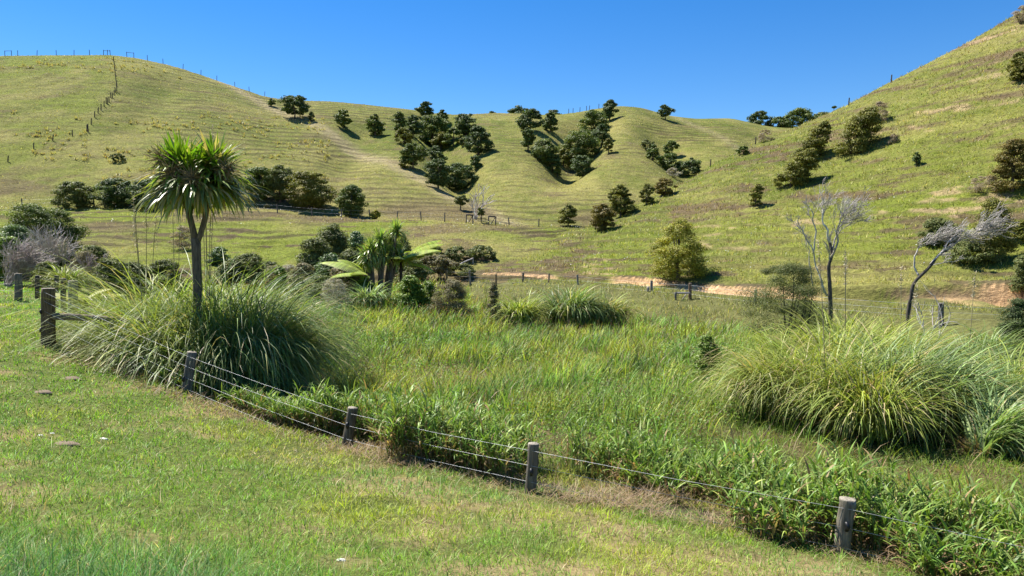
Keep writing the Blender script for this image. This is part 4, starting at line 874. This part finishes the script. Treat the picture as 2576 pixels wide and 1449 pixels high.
# round-leaved herbs in patches
x, y = scatter(120000, 8.5, 34, .9); s, w = fence_sw(x, y); pt = fbm(x*.42, y*.42, 160, 3)
u_ = (512+FPX*x/y)/K; bias = .10*np.exp(-(((u_-1650)/260)**2+((y-21)/5)**2))+.12*np.exp(-(((u_-850)/110)**2+((y-15.4)/1.6)**2))+.05*sstep(2.2, 3.5, s)
k = (s > 1.1) & (RNG.random(len(x)) < sstep(.56, .68, pt+bias)); x, y, pt = x[k], y[k], pt[k]; n = len(x)
P = g3(x, y, 0); P[:, 2] += RNG.uniform(.05, .55, n)*(.5+pt)
G = Geo(); G.add(*leaves(P, RNG.normal(0, .55, (n, 3))+[0, 0, .9], np.maximum(.05, y/FPX*1.9)*RNG.uniform(.7, 1.4, n), vary((.150, .250, .035), n, .3), .75))
stuff('leafy_herbs', 'patches of round-leaved green herbs among the rushes and fence grass', 'herbs', G, M_GRASS)
# tall broad-leaved grass along the fence
def fence_plants(npl, lo, hi, wr, hr, p=1.0, clump=.0):
    w = RNG.uniform(wr[0], wr[1], npl); s = lo+(hi-lo)*RNG.random(npl)**p
    x = .3+s*.549+w*.836; y = 11.5+s*.836-w*.549
    d = fbm(x*.9, y*.9, 180, 3); k = RNG.random(npl) < sstep(.34-clump, .48-clump, d+.10*sstep(2, 5, w)); return x[k], y[k], s[k], w[k], d[k]
G = Geo()
x, y, s, w, d = fence_plants(13500, -.75, 2.6, (-12.5, 8.8), 1, 1.0)
k = s > .12+.35*sstep(-3, -6, w)-.55*sstep(1.6, 4.2, w)+.25*vnoise(w*2, s*2, 188)+.95*np.exp(-((w-1.7)/1.0)**2)+.5*np.exp(-((w+4.6)/.7)**2)+.4*(vnoise(w*.9, s*.2, 193)-.4); x, y, s, w, d = [q[k] for q in (x, y, s, w, d)]
for px_, py_ in ((4.0, 9.1), (.3, 11.6), (-2.9, 14.2), (-7.3, 17.2)):   # grazed clear in front of each post
    k = ~((np.hypot(x-px_*(1-.02), y-py_+.45) < .62) & (y < py_+.12)); x, y, s, w, d = [q[k] for q in (x, y, s, w, d)]
n = len(x); hgt = RNG.uniform(.35, 1.05, n)*(.35+.95*d)*(.62+.5*sstep(-9, -3, w))*(.45+.55*sstep(-.3, .5, s))*(.6+.75*vnoise(w*1.1, s*1.3, 191))
P0 = g3(x, y); dirs = RNG.random(n)*6.283
tipx = np.cos(dirs)*.14*hgt; tipy = np.sin(dirs)*.14*hgt
stc = mixc(np.tile((.16, .22, .06), (n, 1)), (.25, .17, .085), (RNG.random(n) < .5)*1.0)
G.add(*blades(P0, dirs, hgt, np.full(n, .012), np.full(n, .08), np.full(n, .15), vary(stc, n, .2), 3, taper=4))
for j in range(6):
    f = RNG.uniform(.25, 1.0, n)*np.where(j < 1, .8, 1); P = P0+np.stack([tipx*f, tipy*f, hgt*f*.98], 1)
    C = mixc(np.tile((.125, .225, .034), (n, 1)), (.31, .40, .090), RNG.random(n)**1.7); dd = RNG.random(n) < np.where(f < .5, .65, .06); C[dd] = (.34, .235, .12); C = vary(C, n, .24, .06)
    G.add(*blades(P, dirs+j*2.2+RNG.normal(0, .5, n), RNG.uniform(.24, .5, n)*(.55+.55*d), RNG.uniform(.020, .040, n), np.radians(RNG.uniform(6, 50, n)), np.radians(RNG.uniform(20, 115, n)), C, 5, taper=2.2))
stuff('tall_fence_grass', 'tall broad-leaved green grass growing through and behind the wire fence', 'grass', G, M_REED)
# dead thatch under and in front of it
G = Geo()
x, y, s, w, d = fence_plants(46000, -.45, 1.5, (-15, 8.8), 1, 1.0, .06); n = len(x)
spot = np.exp(-((w-1.5)/1.7)**2)*.95+np.exp(-((w+3.2)/1.0)**2)*.6+np.exp(-((w-5.2)/1.2)**2)*.45+.12+.25*np.exp(-((w+11)/3)**2)
k = RNG.random(n) < spot*(.55+.6*(s > -.1)); x, y = x[k], y[k]; n = len(x)
P = g3(x, y); P[:, 2] += RNG.random(n)*.16*(spot[k])
C = mixc(np.tile((.29, .195, .115), (n, 1)), (.42, .315, .19), RNG.random(n)); C = vary(C, n, .25, .05)
G.add(*blades(P, RNG.random(n)*6.283, RNG.uniform(.10, .36, n), np.maximum(.006, y/FPX*.6), np.radians(RNG.uniform(45, 92, n)), np.radians(RNG.uniform(-20, 35, n)), C, 3))
stuff('dead_thatch', 'brown and straw dead grass thatch lying along the wire fence', 'grass', G, M_GRASS)
# pasture on the hills: tufts and seed heads
def hill_tufts(N, y0, y1, p, layer, hr, wpx, seedp):
    x, y = scatter(N, y0, y1, p, -40, 1064); z, lay, s, ph = land(x, y)
    c, tk = hill_colour(x, y, z, lay, s, ph); k = (lay == layer) & (tk < .3)
    if layer == 2:
        t = np.clip(x/y, -2.19, 2.19); dn = np.interp(t, TG, R_FD)+1.2*(fbm(x*.22, y*.05, 31)-.5)-y; k &= ((dn < -.3) | (dn > 2.0+.8*RNG.random(N)))
        c = np.where((dn > 0)[:, None], np.array((.19, .20, .06)), c)
    k &= RNG.random(N) < .25+1.1*fbm(x*.35, y*.35+z*.5, 200, 2)
    x, y, z, c = x[k], y[k], z[k], c[k]; n = len(x)
    sd = RNG.random(n) < seedp; c = c*1.22*(.7+.6*vnoise(x*.9, y*.6+z, 206))[:, None]; c[sd] = (.50, .43, .17); c = vary(c, n, .34 if layer == 2 else .24, .07)
    P = np.stack([x, y, z-.02], 1); G = Geo()
    G.add(*blades(P, RNG.random(n)*6.283, RNG.uniform(*hr, n), y/FPX*wpx*RNG.uniform(.6, 1.3, n), np.radians(RNG.uniform(5, 60, n)), np.radians(RNG.uniform(0, 50, n)), c, 1))
    return G
stuff('hill_grass', 'green and straw pasture grass tufts on the near right hillside', 'grass', hill_tufts(190000, 40, 108, .9, 2, (.14, .5), 1.25, .15), M_GRASS)
GT = hill_tufts(260000, 62, 214, .8, 1, (.08, .30), 1.0, .16)
x, y = scatter(9000, 96, 160, 1, -40, 330); z, lay, s, ph = land(x, y); k = (lay == 1) & (fbm(x*.09, z*.3, 230, 2) > .60) & (RNG.random(9000) < .14); x, y, z = x[k], y[k], z[k]
for xx, yy, zz in zip(x, y, z):                # pale bunch-grass on the open left slope
    q = 14; GT.add(*blades(np.stack([xx+RNG.normal(0, .16, q), yy+RNG.normal(0, .16, q), np.full(q, zz-.05)], 1), RNG.random(q)*6.283, RNG.uniform(.35, .75, q), .14, np.radians(RNG.uniform(5, 50, q)), np.radians(RNG.uniform(10, 60, q)), vary((.36, .31, .12), q, .25), 2))
stuff('hill_grass', 'dry straw-flecked pasture grass on the far hill and valley terrace', 'grass', GT, M_GRASS)
x, y = scatter(60000, 42, 96, 1); z, lay, s, ph = land(x, y); k = (RNG.random(60000) < .05*sstep(.5, .7, fbm(x*.25, y*.25, 240, 2))) & (((lay == 2) & (s < .35) & (s > .02)) | ((lay == 1) & (y > 80))); n = k.sum()
G = Geo(); G.add(*leaves(np.stack([x[k], y[k], z[k]+RNG.uniform(.25, .5, n)], 1), RNG.normal(0, .4, (n, 3))+[-.2, -.3, .8], y[k]/FPX*RNG.uniform(.9, 1.7, n), (.72, .72, .66), .8))
stuff('white_flowers', 'small white daisy-like flowers dotted over the lower pasture slopes', 'flowers', G, M_GRASS)
# ------------------------------------------------------------------ small things on the lawn
def lump(name, label, cat, u, v, rx, ry, rz, mat, group=None, seed=0):
    P = cast(u*K, v*K); rng = np.random.default_rng(seed+int(u)); th = np.linspace(0, 2*np.pi, 14, endpoint=False); V = []
    for i, ph in enumerate(np.linspace(0, np.pi/2, 6)):
        for t in th:
            r = 1+.35*(vnoise(np.cos(t)*1.7+9, np.sin(t)*1.7+ph*2, seed)-.5)
            V.append([rx*np.cos(ph)*np.cos(t)*r, ry*np.cos(ph)*np.sin(t)*r, rz*np.sin(ph)*r-.01])
    F = []
    for i in range(5):
        for j in range(14): a = i*14+j; b = i*14+(j+1) % 14; F += [(a, b, b+14), (a, b+14, a+14)]
    o = mesh_np(name, np.array(V), np.array(F), mat, None, None, True); o.location = P; return tag(o, label, cat, group)
M_DUNG = plain('dried_dung', (.17, .125, .08), .95)
lump('dung_pat', 'dried grey-brown dung pat on the lawn, farther one near the corner post', 'dung', 176, 953, .22, .15, .06, M_DUNG, 'dung pats', 1)
lump('dung_pat', 'dried brown dung pat on the lawn, nearer to the left picture edge', 'dung', 104, 988, .20, .15, .06, M_DUNG, 'dung pats', 2)
lump('dung_pat', 'crumbled grey dung pat beside two pale stones on the lawn', 'dung', 160, 1118, .22, .14, .05, M_DUNG, 'dung pats', 3)
lump('stone', 'flat whitish stone lying alone on the lawn, right one', 'stone', 259, 1104, .075, .04, .028, M_STONE, 'pale stones', 4)
lump('stone', 'left pale stone above the crumbled dung pat', 'stone', 100, 1096, .06, .04, .028, M_STONE, 'pale stones', 5)
lump('stone', 'right pale stone above the crumbled dung pat', 'stone', 130, 1091, .05, .04, .028, M_STONE, 'pale stones', 6)
lump('stone', 'white stone near the bottom edge of the lawn', 'stone', 858, 1410, .05, .03, .028, M_STONE, 'pale stones', 7)
